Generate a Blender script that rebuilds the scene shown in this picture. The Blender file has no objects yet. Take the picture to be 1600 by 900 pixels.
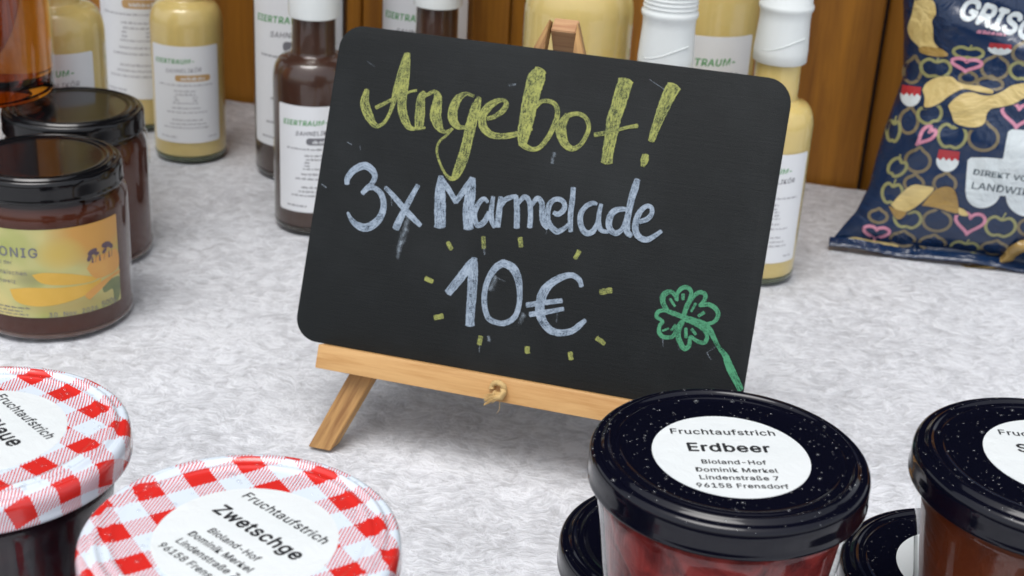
import bpy, bmesh, math, random
from math import sin, cos, pi, radians, atan2, sqrt
from mathutils import Vector, Matrix, noise
random.seed(7)
sc = bpy.context.scene
COL = sc.collection

# ------------------------------------------------------------------ camera
cd = bpy.data.cameras.new('camera'); cam = bpy.data.objects.new('camera', cd); COL.objects.link(cam)
cd.sensor_width = 36.0; cd.lens = 2267.0 / 1600 * 36; cd.clip_start = 0.01; cd.clip_end = 50
TH, ROLL = 0.4219, 0.0596
f_ = Vector((0, cos(TH), -sin(TH))); r0 = Vector((1, 0, 0)); u0 = r0.cross(f_)
r_ = r0 * cos(ROLL) + u0 * sin(ROLL); u_ = u0 * cos(ROLL) - r0 * sin(ROLL)
Mx = Matrix((r_, u_, -f_)).transposed().to_4x4(); Mx.translation = (0, 0, 0.353)
cam.matrix_world = Mx
cd.dof.use_dof = True; cd.dof.focus_distance = 0.525; cd.dof.aperture_fstop = 23.0
sc.camera = cam
# ------------------------------------------------------------------ light
SUN_EL, SUN_AZ = radians(70), radians(205)       # overcast: a broad soft sun behind the camera, to its left
wd = bpy.data.worlds.new('World'); sc.world = wd; wd.use_nodes = True
nt = wd.node_tree; nt.nodes.clear()
sky = nt.nodes.new('ShaderNodeTexSky'); sky.sky_type = 'NISHITA'; sky.sun_disc = False
sky.sun_elevation = SUN_EL; sky.sun_rotation = SUN_AZ; sky.dust_density = 3.0; sky.ozone_density = 0.6
hs = nt.nodes.new('ShaderNodeHueSaturation'); hs.inputs['Saturation'].default_value = 0.32
bg = nt.nodes.new('ShaderNodeBackground'); bg.inputs[1].default_value = 0.15
ow = nt.nodes.new('ShaderNodeOutputWorld')
nt.links.new(sky.outputs[0], hs.inputs['Color']); nt.links.new(hs.outputs[0], bg.inputs[0]); nt.links.new(bg.outputs[0], ow.inputs[0])
ld = bpy.data.lights.new('sun', 'SUN'); ld.energy = 1.2; ld.angle = radians(35); ld.color = (1, .985, .97)
sun = bpy.data.objects.new('sun', ld); COL.objects.link(sun)
sd = Vector((sin(SUN_AZ) * cos(SUN_EL), cos(SUN_AZ) * cos(SUN_EL), sin(SUN_EL)))
sun.rotation_euler = sd.to_track_quat('Z', 'Y').to_euler()
sc.view_settings.view_transform = 'Standard'; sc.view_settings.look = 'None'
sc.view_settings.exposure = 0.36; sc.view_settings.gamma = 1.0
sc.cycles.max_bounces = 10; sc.cycles.transparent_max_bounces = 24
sc.cycles.caustics_reflective = False; sc.cycles.caustics_refractive = True
sc.cycles.use_denoising = True
# traced board lettering in board millimetres (x, y, stroke width)
ANG=[[(17.03,118.63,2.4),(16.67,114.18,4.0),(17.53,111.09,4.48),(19.75,107.39,4.32),(22.4,104.14,3.04),(25.13,102.91,1.92),(27.93,105.29,1.6),(29.75,109.52,1.6),(30.68,114.03,2.08),(31.23,119.29,3.36),(32.08,125.77,3.68),(32.85,132.23,3.52),(33.48,137.48,2.4)],[(33.77,137.75,2.72),(34.42,130.84,3.52),(34.55,124.49,4.32),(34.65,117.34,4.32),(35.55,111.89,4.16),(37.8,107.42,3.84),(40.38,104.43,2.56),(44.14,104.3,1.12),(47.71,105.35,1.12)],[(22.88,111.4,1.76),(26.67,113.9,1.6),(30.45,116.39,1.44),(35.8,119.48,1.12),(38.08,120.81,1.12),(40.84,121.73,1.12)],[(44.88,120.91,2.72),(43.72,118.93,3.68),(43.94,114.6,4.32),(44.46,109.9,4.64),(44.83,105.19,4.0)],[(44.2,118.99,1.44),(47.19,120.97,1.6),(49.3,122.28,1.76),(51.43,120.34,3.68),(51.72,115.63,4.96),(51.87,111.69,5.29),(53.48,107.95,4.64),(55.74,105.25,2.4),(58.13,104.79,1.44),(60.45,106.68,1.12)],[(68.29,122.7,1.28),(64.53,123.16,1.92),(61.13,120.43,3.68),(59.71,115.11,4.48),(60.64,110.5,4.16),(63.53,107.89,2.56),(66.6,108.15,1.44),(67.31,109.82,0.96)],[(70.99,122.11,2.24),(70.27,118.09,4.32),(69.42,110.9,4.96),(68.82,102.15,4.8),(67.93,94.15,4.96),(66.37,87.22,4.32),(64.44,84.03,2.24),(61.35,85.32,1.28),(57.7,89.94,1.04),(55.13,95.51,1.04),(55.63,99.94,1.04),(58.41,103.09,1.04),(60.96,106.59,0.96)],[(76.73,113.45,1.92),(80.11,115.09,2.08),(83.23,118.24,2.56),(84.14,121.1,2.4),(82.5,122.69,1.6),(79.06,121.45,2.72),(75.57,118.01,3.84),(73.98,113.87,3.68),(75.22,109.32,3.68),(79.09,106.55,3.04),(83.99,106.29,2.72),(88.65,107.4,2.56),(93.54,109.47,2.08),(97.6,111.59,1.6)],[(97.29,137.79,5.61),(96.1,134.37,8.33),(95.44,129.61,7.69),(95.03,123.32,7.37),(94.72,115.48,6.73),(94.39,109.2,5.93),(94.59,104.54,4.0)],[(93.97,104.46,2.88),(96.6,103.11,2.56),(99.89,102.55,2.08),(102.98,104.15,2.08),(105.98,109.23,2.24),(107.82,114.92,2.4),(108.4,119.66,2.24),(107.15,123.37,2.08),(104.19,124.92,1.92),(100.29,124.41,1.76),(97.99,121.38,1.6)],[(112.96,119.88,2.4),(111.16,115.37,4.32),(111.48,111.54,4.8),(113.85,107.21,3.68),(117.73,105.27,2.4),(121.25,107.85,1.92),(123.11,112.36,1.92),(123.49,116.27,1.92),(121.23,119.98,1.92),(117.5,121.11,1.92),(113.73,119.98,2.08)],[(136.67,137.88,6.57),(135.83,132.55,6.73),(135.07,126.3,6.41),(134.18,120.8,6.25),(134.11,113.1,5.61),(133.95,106.92,5.13),(134.15,101.94,4.96)],[(126.87,112.88,1.92),(131.19,114.24,1.92),(137.05,116.58,1.44),(141.43,118.33,1.44),(144.98,119.34,1.92)],[(158.18,138.36,6.25),(156.87,134.69,6.09),(155.6,129.79,5.45),(154.35,124.28,4.48),(153.07,118.0,3.52),(152.43,113.93,2.88)],[(150.89,106.84,2.88),(150.78,104.68,3.52),(150.42,102.18,1.76)]]
MAR=[[(14.46,74.56,2.27),(14.37,77.23,2.8),(16.89,81.27,3.2),(21.39,83.92,3.47),(25.24,82.8,3.2),(27.42,79.78,2.67),(26.52,76.31,2.4),(24.21,73.31,2.54),(22.78,71.3,2.14)],[(22.74,71.56,1.87),(25.19,73.78,2.0),(28.25,74.36,2.27),(31.79,72.08,2.67),(33.77,67.71,2.8),(33.64,63.03,3.2),(31.35,58.69,3.74),(27.13,55.71,3.87),(22.61,56.16,3.07),(19.11,58.51,2.0),(17.17,61.23,1.2)],[(33.49,75.33,1.74),(37.3,72.56,2.27),(43.77,67.21,2.8),(48.53,63.61,2.8),(52.81,60.74,2.0)],[(48.69,78.54,2.14),(46.12,71.87,2.67),(43.98,65.91,2.94),(42.51,61.37,3.47),(41.51,57.7,3.34)],[(58.94,84.12,2.27),(59.65,78.15,4.67),(60.86,70.41,5.34),(62.25,62.04,5.07)],[(59.01,83.66,2.27),(63.16,79.32,2.54),(67.98,73.78,2.27)],[(67.95,73.97,2.27),(70.72,79.11,2.94),(73.97,84.97,3.2)],[(73.94,85.16,2.94),(74.12,78.3,4.8),(74.33,70.45,5.07),(75.74,63.11,4.4)],[(82.78,75.97,1.47),(80.56,77.14,2.0),(78.28,73.66,2.4),(77.63,68.97,2.27),(79.74,64.83,2.4),(82.61,66.77,2.67),(84.1,71.25,2.0)],[(84.94,78.45,1.74),(85.04,73.36,2.27),(85.64,68.87,2.54),(87.79,65.27,1.87)],[(88.53,78.78,2.14),(88.76,73.26,2.8),(89.18,65.81,2.54)],[(88.5,73.22,2.0),(90.45,77.75,2.4),(93.6,79.85,2.0),(95.51,80.46,1.6)],[(95.45,80.35,2.16),(97.0,73.84,2.64),(98.06,66.67,2.64)],[(96.91,77.34,1.8),(99.47,80.77,2.16),(102.1,78.7,2.28),(103.51,73.06,2.28),(104.02,67.75,2.28)],[(103.15,77.39,1.8),(105.45,80.95,2.28),(107.87,78.97,2.4),(108.62,74.41,2.4),(109.86,70.51,2.4),(112.03,68.21,1.56)],[(114.08,75.69,1.8),(116.06,75.23,2.4),(118.22,77.59,2.4),(118.21,80.21,2.16),(116.03,81.92,2.16),(113.14,81.38,2.16),(111.33,78.61,2.52),(111.22,74.21,2.52),(112.69,70.35,2.64),(116.6,67.57,2.64),(119.87,69.4,2.04),(121.57,71.7,1.56)],[(121.0,87.77,2.16),(121.45,82.14,2.4),(121.67,75.78,2.4),(122.95,68.71,1.92)],[(132.63,82.35,1.32),(131.0,82.57,2.04),(128.07,80.69,2.16),(126.31,77.06,2.4),(126.88,72.5,2.52),(129.7,68.99,2.64),(132.78,69.92,2.52),(134.23,73.62,2.04),(134.54,77.14,1.68)],[(134.68,82.36,1.8),(134.45,77.7,2.04),(135.09,73.75,2.16),(136.7,71.1,2.04),(139.67,70.86,1.56)],[(146.58,82.12,1.8),(142.63,81.35,2.52),(140.07,79.12,2.88),(139.41,74.98,2.88),(140.8,71.84,2.64),(143.47,70.86,2.52),(145.85,73.07,2.04),(146.8,77.25,1.68)],[(149.03,95.54,2.52),(148.51,91.61,3.24),(147.9,87.21,3.0),(147.57,81.4,2.76),(147.46,76.77,2.88),(148.19,72.28,2.88),(150.17,70.85,2.16)],[(153.14,77.52,2.04),(156.33,79.26,2.28),(157.83,82.07,2.04),(157.08,84.54,1.92),(154.86,84.67,2.04),(152.37,81.54,2.52),(151.35,76.79,2.76),(152.36,72.34,2.88),(154.9,70.31,2.64),(157.81,70.19,2.52),(160.9,72.5,2.04),(163.13,74.68,1.68)]]
TEN=[[(71.18,32.48,3.67),(75.31,39.31,4.11),(79.03,46.27,3.82),(80.6,48.97,2.64)],[(80.75,49.43,2.64),(81.08,43.85,4.55),(82.19,33.91,4.4),(82.86,25.35,4.11),(83.57,19.69,4.11)],[(94.46,49.71,3.23),(91.22,46.9,3.23),(88.77,41.47,2.64),(88.0,34.86,2.5),(89.19,28.57,2.5),(91.67,23.93,2.5),(95.98,22.49,2.35),(100.3,23.22,2.5),(103.79,26.67,2.5),(104.78,31.86,2.35),(104.22,37.5,2.5),(102.47,43.67,3.38),(99.15,48.16,3.82),(94.46,49.71,3.23)],[(131.73,45.17,1.91),(130.22,47.77,2.35),(126.73,49.2,2.5),(122.61,47.83,2.94),(118.09,44.39,3.52),(115.17,40.0,4.26),(114.4,34.87,4.26),(114.99,29.97,4.11),(117.92,25.46,3.52),(121.59,23.08,3.23),(125.98,22.89,2.94),(130.77,24.63,2.79),(133.86,27.78,2.64),(135.77,30.22,1.76)],[(108.54,32.69,2.35),(115.99,34.99,2.35),(123.79,37.13,2.06)],[(110.65,28.75,2.35),(116.71,30.61,2.35),(125.09,33.64,1.76)]]
DASH=[[(67.18,54.83,1.91),(69.26,52.26,1.91)],[(83.31,59.71,1.91),(84.38,55.04,1.76)],[(100.41,61.98,2.06),(101.29,58.39,2.06)],[(128.18,60.22,2.06),(126.89,57.04,1.91)],[(59.48,36.92,2.06),(62.65,36.11,2.06)],[(66.69,19.91,2.2),(70.02,21.26,2.35)],[(89.68,14.8,2.2),(89.31,11.63,2.06)],[(111.65,13.8,2.2),(112.01,11.58,2.2)],[(131.53,14.73,2.06),(132.25,12.08,2.06)],[(142.52,23.21,2.06),(146.02,21.54,1.91)],[(140.8,43.81,2.35),(145.2,45.3,2.5)]]
CLO=[[(178.95,38.87,2.0),(175.37,39.42,1.6),(172.05,40.27,1.87),(169.9,42.46,2.14),(168.58,45.11,2.4),(169.07,47.54,2.54),(171.58,48.97,2.0),(173.68,47.85,1.74),(174.98,45.71,1.33),(174.63,48.64,1.6),(176.01,51.09,1.87),(178.38,52.11,1.87),(180.53,50.55,1.74),(180.42,47.36,1.6),(179.48,43.4,1.87),(178.95,38.87,2.0)],[(179.06,40.16,1.87),(180.21,44.79,1.74),(182.07,48.9,1.74),(184.28,50.84,1.87),(186.76,50.3,1.87),(186.98,47.8,1.74),(185.34,45.13,1.47),(188.82,46.21,1.87),(192.16,44.99,2.0),(193.81,42.61,1.87),(193.13,39.84,1.74),(191.25,38.26,1.6),(188.36,37.4,1.87),(183.8,38.28,2.27),(179.31,38.61,2.27)],[(178.65,38.82,2.0),(173.99,40.08,1.74),(170.1,40.45,1.6),(167.44,39.18,1.87),(167.27,37.05,1.6),(170.27,35.51,1.6),(169.21,33.42,1.6),(169.65,30.31,1.87),(172.01,28.8,1.87),(175.68,29.74,1.74),(176.98,33.46,1.87),(178.64,36.91,1.87)],[(178.95,36.96,1.87),(177.82,32.96,2.27),(178.43,29.25,2.27),(181.48,25.33,2.27),(183.44,26.93,1.87),(183.43,30.86,1.47),(186.5,29.48,1.6),(189.69,29.27,1.87),(190.64,31.96,1.74),(188.79,34.81,1.74),(184.65,36.97,2.14),(179.36,38.3,2.27)],[(171.96,45.85,1.2),(174.45,43.08,1.07)],[(177.22,48.74,1.47),(177.57,46.58,1.33)],[(183.36,45.63,1.2),(181.94,41.91,1.07)],[(187.56,42.33,1.47),(185.53,40.47,1.33)],[(176.11,34.9,1.07),(174.63,32.3,0.93)],[(180.87,34.11,1.47),(181.5,30.28,1.47)],[(183.51,34.24,1.33),(185.53,32.36,1.2)],[(170.93,31.48,0.93),(173.39,32.85,0.8)],[(179.36,38.3,2.54),(184.5,37.89,3.07),(189.1,36.76,2.94),(191.65,34.66,2.67),(194.03,31.59,2.0),(196.82,27.96,1.74),(199.76,25.31,2.54),(202.38,20.72,3.47),(205.61,16.24,3.2),(208.6,12.05,2.67)]]
SMU=[[(36.57,72.78,0.53),(37.77,67.64,0.4)],[(46.34,64.27,2.67),(45.81,54.9,4.0),(44.63,49.41,2.94),(44.47,44.07,2.0)],[(91.91,42.69,2.94),(90.55,37.44,4.4)],[(107.62,28.03,2.94),(106.16,23.48,2.2)],[(15.07,131.99,0.64),(18.94,130.08,0.48)],[(11.44,93.58,0.64),(13.7,92.77,0.64)],[(17.95,92.72,0.48),(18.53,90.8,0.4)],[(84.17,129.71,1.6),(86.87,130.45,1.28)],[(147.08,140.51,0.4),(154.59,136.9,0.64)],[(109.56,101.96,2.4),(109.47,97.67,1.6)],[(93.05,15.52,1.76),(93.7,13.83,1.76)],[(171.39,28.69,0.67),(172.17,24.68,0.53)],[(178.81,26.14,0.67),(179.22,24.43,0.67)],[(191.62,25.17,0.67),(193.96,22.41,0.67)],[(194.89,28.26,0.53),(191.62,25.17,0.4)],[(2.35,72.47,1.07),(4.72,71.13,0.53)],[(122.85,30.92,0.73),(123.07,27.39,0.44)],[(111.78,67.88,0.6),(111.98,65.58,0.48)],[(92.69,42.46,0.73),(96.53,41.64,0.59)],[(84.28,55.17,1.61),(85.11,52.42,1.17)],[(89.6,11.68,0.59),(89.88,8.12,0.44)],[(23.71,142.04,2.48),(29.44,143.97,3.3),(37.17,144.1,1.65)]]
# printed motifs of the crisp bag in bag millimetres
BAG_V=[-0.0008,0.012,0.0222,0.0397,0.0566,0.0777,0.0945,0.1112,0.1351,0.1588,0.22,0.27]
BAG_W=[0.1449,0.1376,0.1308,0.1251,0.1235,0.1208,0.1173,0.1141,0.1172,0.1211,0.1211,0.1411]
BAG_O=[0.3489,0.8608,0.002]
MOTIF=[('a',-81.87,79.03,8.1,8.51,0),('o',-63.86,80.37,8.51,8.08,0),('o',-107.81,84.46,5.27,7.65,0),('a',-96.39,90.75,6.89,6.38,30),('a',-115.79,77.03,3.65,7.65,0),('h',-96.62,77.57,3.65,7.65,-35),('o',-99.06,60.56,7.29,7.23,0),('a',-110.38,54.65,4.86,6.8,-30),('s',-81.89,63.14,6.89,6.8,0),('s',-108.77,99.96,6.08,6.38,0),('h',-46.02,97.19,9.72,8.08,0),('o',-99.0,45.87,5.67,5.1,0),('o',-81.01,48.61,6.48,5.95,0),('a',-79.97,130.45,8.51,3.83,0),('s',-63.02,134.42,6.89,3.4,0),('h',-80.0,123.42,8.51,4.25,0),('o',-63.43,122.96,7.7,6.8,0),('a',-46.96,123.05,8.1,5.95,0),('a',-96.96,119.06,8.51,6.38,0),('o',-109.59,115.62,4.86,7.65,0),('o',-48.68,133.83,6.89,5.95,0),('o',-77.66,115.28,4.86,3.4,0),('o',-64.87,113.27,7.29,3.83,0),('h',-116.65,10.51,8.1,5.1,0),('a',-110.91,37.62,6.08,7.65,0),('o',-99.54,7.92,7.7,5.1,0),('o',-80.56,7.87,8.1,5.1,0),('a',-60.38,7.48,8.51,5.1,0),('o',-42.39,9.81,8.1,4.68,0),('o',-81.12,23.79,8.51,7.23,0),('h',-61.53,25.76,8.91,8.08,0),('a',-42.75,25.35,8.91,7.65,0),('o',-25.03,27.38,7.29,5.95,0),('a',-99.03,22.42,8.1,6.8,0),('o',-117.16,21.34,5.67,4.25,0),('o',-120.66,31.75,3.24,5.95,0),('h',-12.51,31.27,8.91,7.65,0),('a',4.38,32.67,8.1,7.65,0),('o',-28.41,121.62,7.29,6.8,0),('h',-13.36,119.41,8.1,7.65,0),('a',11.16,83.6,8.1,7.65,0),('o',-5.94,97.15,7.29,7.65,0),('o',19.14,56.47,7.29,7.65,0),('a',5.97,113.84,8.1,7.65,0)]
CRISP=[('Y',[(-114.96,159.2),(-105.27,160.03),(-102.0,152.73),(-103.38,147.32),(-102.14,142.74),(-100.47,135.25),(-97.16,131.48),(-102.11,131.51),(-107.4,130.31),(-109.27,131.88),(-113.59,135.57),(-116.37,141.85),(-115.25,150.31)]),('D',[(-108.43,129.89),(-105.42,131.73),(-100.49,131.7),(-95.45,131.08),(-91.19,128.32),(-92.6,126.68),(-97.46,126.12),(-102.45,126.42),(-107.01,127.67)]),('Y',[(-102.54,104.74),(-100.84,109.21),(-95.56,113.43),(-87.97,115.08),(-83.71,112.8),(-78.91,111.29),(-70.41,111.27),(-63.0,109.72),(-62.69,107.68),(-69.88,107.65),(-78.51,108.55),(-83.41,106.2),(-88.09,102.1),(-91.51,98.34),(-96.34,95.15),(-100.25,94.81),(-100.62,100.06)]),('Y',[(-86.72,97.01),(-84.62,100.79),(-80.0,105.23),(-74.36,106.97),(-68.32,105.96),(-62.54,106.66),(-57.12,109.72),(-52.52,113.7),(-45.81,115.84),(-40.45,115.76),(-39.38,109.01),(-44.43,107.05),(-49.56,103.01),(-56.96,100.05),(-61.96,98.4),(-64.07,95.01),(-64.55,89.37),(-68.72,86.39),(-75.24,85.89),(-81.42,87.53),(-84.1,92.44)]),('Y',[(-110.56,30.09),(-105.58,38.5),(-99.62,44.93),(-92.78,45.58),(-86.86,44.79),(-90.0,38.4),(-95.09,31.66),(-100.59,26.95),(-105.28,26.66)]),('D',[(-112.04,29.42),(-107.02,27.67),(-100.49,26.37),(-103.64,21.55),(-106.98,22.51)]),('D',[(-92.12,32.54),(-88.63,39.45),(-85.59,44.14),(-79.97,47.09),(-75.11,45.69),(-71.62,39.42),(-69.64,31.13),(-74.64,30.84),(-79.5,31.85),(-85.88,32.62)]),('Y',[(-69.91,34.54),(-66.66,33.72),(-63.26,30.32),(-66.57,29.41),(-69.33,30.75)]),('Y',[(-133.57,4.01),(-129.24,5.41),(-120.92,4.76),(-106.08,4.09),(-100.96,2.62),(-110.66,1.81),(-122.98,1.94),(-132.81,1.55)])]
TRACTOR=[(-68.08,45.02),(-69.49,56.53),(-70.39,65.48),(-68.85,67.33),(-59.71,68.58),(-50.44,69.0),(-50.68,78.23),(-50.35,85.73),(-48.41,87.53),(-37.75,88.04),(-26.66,88.19),(-24.17,86.53),(-20.96,75.99),(-13.17,48.24),(-29.57,46.94),(-44.54,45.77),(-57.54,43.97),(-66.27,43.59)]
WHEELS=[(-57.58,46.08,10.125),(-29.29,49.07,14.985000000000001)]
FOLD=[[(-64.71,-6.29),(-52.66,-5.99),(-40.93,-4.04),(-31.66,0.54),(-26.45,7.19),(-21.46,11.04),(-8.9,10.99)],[(-65.09,-3.8),(-53.11,-3.09),(-42.36,-0.01),(-36.09,5.85),(-33.83,13.02),(-25.97,18.77),(-11.02,18.16)]]
BAGTXT={'D':[(-66.17,57.0),(-38.49,56.61),(-66.71,61.88)],'L':[(-65.57,47.9),(-36.58,47.69),(-66.0,54.12)],'G':[(-90.1,151.35),(-53.49,145.77),(-89.39,166.08)],'k':[(-77.43,142.56),(-61.57,141.5),(-77.43,144.87)]}

# ------------------------------------------------------------------ materials
class NT:
    def __init__(s, name):
        s.m = bpy.data.materials.new(name); s.m.use_nodes = True; s.t = s.m.node_tree; s.t.nodes.clear()
        s.o = s.t.nodes.new('ShaderNodeOutputMaterial')
    def n(s, ty, ins=None, **kw):
        x = s.t.nodes.new(ty)
        for k, v in kw.items(): setattr(x, k, v)
        for k, v in (ins or {}).items(): s.put(x, k, v)
        return x
    def put(s, x, k, v):
        i = x.inputs[k]
        if hasattr(v, 'is_output') or isinstance(v, bpy.types.NodeSocket): s.t.links.new(v, i)
        elif isinstance(v, bpy.types.Node): s.t.links.new(v.outputs[0], i)
        else: i.default_value = v if not (isinstance(v, tuple) and len(v) == 3 and i.type == 'RGBA') else (*v, 1)
    def math(s, op, a, b=0.0, clamp=False):
        x = s.n('ShaderNodeMath', operation=op, use_clamp=clamp); s.put(x, 0, a); s.put(x, 1, b); return x.outputs[0]
    def mix(s, f, a, b, blend='MIX'):
        x = s.n('ShaderNodeMix', data_type='RGBA', blend_type=blend); s.put(x, 0, f); s.put(x, 6, a); s.put(x, 7, b); return x.outputs[2]
    def noise(s, scale, detail=3, rough=.55, vec=None, dist=0.0):
        x = s.n('ShaderNodeTexNoise', {'Scale': scale, 'Detail': detail, 'Roughness': rough, 'Distortion': dist})
        if vec is not None: s.put(x, 'Vector', vec)
        return x.outputs[0]
    def coord(s, which='Object', scale=None, rot=None):
        c = s.n('ShaderNodeTexCoord').outputs[which]
        if scale or rot:
            m = s.n('ShaderNodeMapping'); s.put(m, 0, c)
            if rot: m.inputs['Rotation'].default_value = rot
            if scale: m.inputs['Scale'].default_value = scale
            return m.outputs[0]
        return c
    def ramp(s, f, *stops):
        x = s.n('ShaderNodeValToRGB'); s.put(x, 0, f); e = x.color_ramp.elements
        while len(e) < len(stops): e.new(.5)
        for q, (p, c) in zip(e, stops): q.position = p; q.color = (*c, 1) if isinstance(c, tuple) else (c, c, c, 1)
        return x.outputs[0]
    def bsdf(s, color, rough=.5, **kw):
        b = s.n('ShaderNodeBsdfPrincipled'); s.put(b, 'Base Color', color); s.put(b, 'Roughness', rough)
        for k, v in kw.items(): s.put(b, k.replace('_', ' '), v)
        return b
    def bump(s, h, dist=.001, st=1.0):
        return s.n('ShaderNodeBump', {'Height': h, 'Distance': dist, 'Strength': st}).outputs[0]
    def out(s, sh): s.t.links.new(sh if isinstance(sh, bpy.types.NodeSocket) else sh.outputs[0], s.o.inputs[0]); return s.m

def plain(name, c, rough=.5, var=.06, **kw):
    t = NT(name); nz = t.noise(220, 3, .6, t.coord())
    lo = tuple(x * (1 - var) for x in c); hi = tuple(min(1, x * (1 + var)) for x in c)
    return t.out(t.bsdf(t.mix(nz, lo, hi), rough, **kw))
M = {}
def wood(name, a, b, scale, axis='x', rough=.55, knots=0.0, coat=0.0):
    t = NT(name); s = {'x': (scale * .06, scale, scale), 'z': (scale, scale, scale * .06)}[axis]
    oi = t.n('ShaderNodeObjectInfo').outputs['Random']
    base = t.coord('Object')
    off = t.n('ShaderNodeVectorMath', operation='ADD'); t.put(off, 0, base)
    cx = t.n('ShaderNodeCombineXYZ'); t.put(cx, 0, t.math('MULTIPLY', oi, 3.7)); t.put(cx, 1, t.math('MULTIPLY', oi, 1.3)); t.put(cx, 2, t.math('MULTIPLY', oi, 2.1))
    t.put(off, 1, cx)
    mp = t.n('ShaderNodeMapping'); t.put(mp, 0, off); mp.inputs['Scale'].default_value = s
    n1 = t.noise(1.0, 4, .6, mp.outputs[0], .8); n2 = t.noise(4.0, 4, .75, mp.outputs[0], .5); n3 = t.noise(.25, 2, .5, mp.outputs[0], .4)
    f = t.math('ADD', t.math('MULTIPLY', n1, .55), t.math('ADD', t.math('MULTIPLY', n2, .25), t.math('MULTIPLY', n3, .35)))
    c = t.ramp(f, (.40, a), (.55, tuple(x * .55 + y * .45 for x, y in zip(a, b))), (.68, b))
    return t.out(t.bsdf(c, rough, Normal=t.bump(f, .0004, .6), Coat_Weight=coat, Coat_Roughness=.3))
M['pine'] = wood('pine_wood', (.66, .40, .165), (.47, .24, .075), 300)
M['pine_leg'] = wood('pine_leg_wood', (.60, .35, .125), (.25, .115, .035), 260)
M['strut'] = wood('strut_wood', (.60, .37, .19), (.42, .21, .10), 420, 'x')
M['plank'] = wood('stained_plank', (.52, .215, .017), (.22, .080, .006), 46, 'z', .55)

def velvet():
    t = NT('crushed_velvet'); c = t.coord()
    def warp(vec, scale, amt):
        w1 = t.n('ShaderNodeTexNoise', {'Vector': vec, 'Scale': scale, 'Detail': 2.0})
        vs = t.n('ShaderNodeVectorMath', operation='SUBTRACT'); t.put(vs, 0, w1.outputs['Color']); vs.inputs[1].default_value = (.5, .5, .5)
        vm = t.n('ShaderNodeVectorMath', operation='SCALE'); t.put(vm, 0, vs.outputs[0]); vm.inputs['Scale'].default_value = amt
        ad = t.n('ShaderNodeVectorMath', operation='ADD'); t.put(ad, 0, vec); t.put(ad, 1, vm.outputs[0]); return ad.outputs[0]
    v = warp(warp(c, 34.0, .022), 120.0, .006)
    def ridge(scale, rot, pw, det=3):
        mp = t.n('ShaderNodeMapping'); t.put(mp, 0, v); mp.inputs['Scale'].default_value = scale; mp.inputs['Rotation'].default_value = (0, 0, rot)
        n = t.noise(1.0, det, .6, mp.outputs[0]); r = t.math('SUBTRACT', 1.0, t.math('MULTIPLY', t.math('ABSOLUTE', t.math('SUBTRACT', n, .5)), 5.0), True)
        return t.math('POWER', r, pw)
    r1 = ridge((75, 190, 100), .5, 1.6); r2 = ridge((150, 320, 200), -.35, 1.6)
    a = t.noise(120, 5, .7, v); big = t.noise(8, 3, .6, c)
    f = t.math('ADD', t.math('ADD', t.math('MULTIPLY', r1, .10), t.math('MULTIPLY', r2, .08)), t.math('ADD', t.math('MULTIPLY', a, .58), t.math('MULTIPLY', big, .32)))
    col = t.ramp(f, (.39, (.45, .46, .485)), (.52, (.60, .615, .65)), (.64, (.77, .79, .83)))
    fine = t.noise(1300, 2, .6, c)
    h = t.math('ADD', f, t.math('MULTIPLY', fine, .07))
    return t.out(t.bsdf(col, .55, Normal=t.bump(h, .0048, .6), Sheen_Weight=.3, Sheen_Roughness=.35, Specular_IOR_Level=.3))
M['velvet'] = velvet()

def board_mat():
    t = NT('chalkboard_black'); c = t.coord()
    n1 = t.noise(2200, 3, .6, c); sm = t.noise(16, 4, .6, c); g = t.coord(scale=(60, 900, 60))
    g2 = t.noise(1, 3, .6, g)
    col = t.mix(t.math('MULTIPLY', t.math('SUBTRACT', sm, .45, True), .5), (.0050, .0068, .0075), (.055, .065, .07))
    return t.out(t.bsdf(col, .62, Normal=t.bump(t.math('ADD', n1, t.math('MULTIPLY', g2, .55)), .00022, .8), Specular_IOR_Level=.28))
M['board'] = board_mat()
def chalk(name, c1, c2, dens=.62, thin=.0):
    t = NT(name); uv = t.coord('UV'); sp = t.n('ShaderNodeSeparateXYZ'); t.put(sp, 0, uv)
    ed = t.math('ABSOLUTE', t.math('SUBTRACT', sp.outputs[0], .5))           # 0 centre .5 edge: paint pools at the rims
    edge = t.math('MULTIPLY', t.math('SUBTRACT', ed, .36, True), 3.0)
    mp = t.n('ShaderNodeMapping'); t.put(mp, 0, uv); mp.inputs['Scale'].default_value = (9, 32, 1)
    st = t.noise(1.0, 3, .6, mp.outputs[0], .4); o = t.coord(); bl = t.noise(150, 5, .75, o); fn = t.noise(1500, 2, .6, o)
    f = t.math('ADD', t.math('MULTIPLY', st, .42), t.math('ADD', t.math('MULTIPLY', bl, .42), t.math('MULTIPLY', fn, .26)))
    a = t.math('ADD', t.math('MULTIPLY', t.math('SUBTRACT', f, .43), 4.2), t.math('ADD', edge, dens), True)
    col = t.mix(t.math('MULTIPLY', t.math('SUBTRACT', f, .45, True), 4.0, True), c1, c2)
    b = t.bsdf(col, .5, Normal=t.bump(f, .0002, .6))
    mx = t.n('ShaderNodeMixShader'); t.put(mx, 0, a); t.t.links.new(t.n('ShaderNodeBsdfTransparent').outputs[0], mx.inputs[1]); t.t.links.new(b.outputs[0], mx.inputs[2])
    return t.out(mx)
M['yellow'] = chalk('yellow_chalk', (.17, .20, .07), (.40, .41, .085), .24)
M['white'] = chalk('white_chalk', (.17, .23, .30), (.37, .44, .53), .36)
M['green'] = chalk('green_chalk', (.03, .18, .09), (.075, .33, .165), .42)
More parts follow.
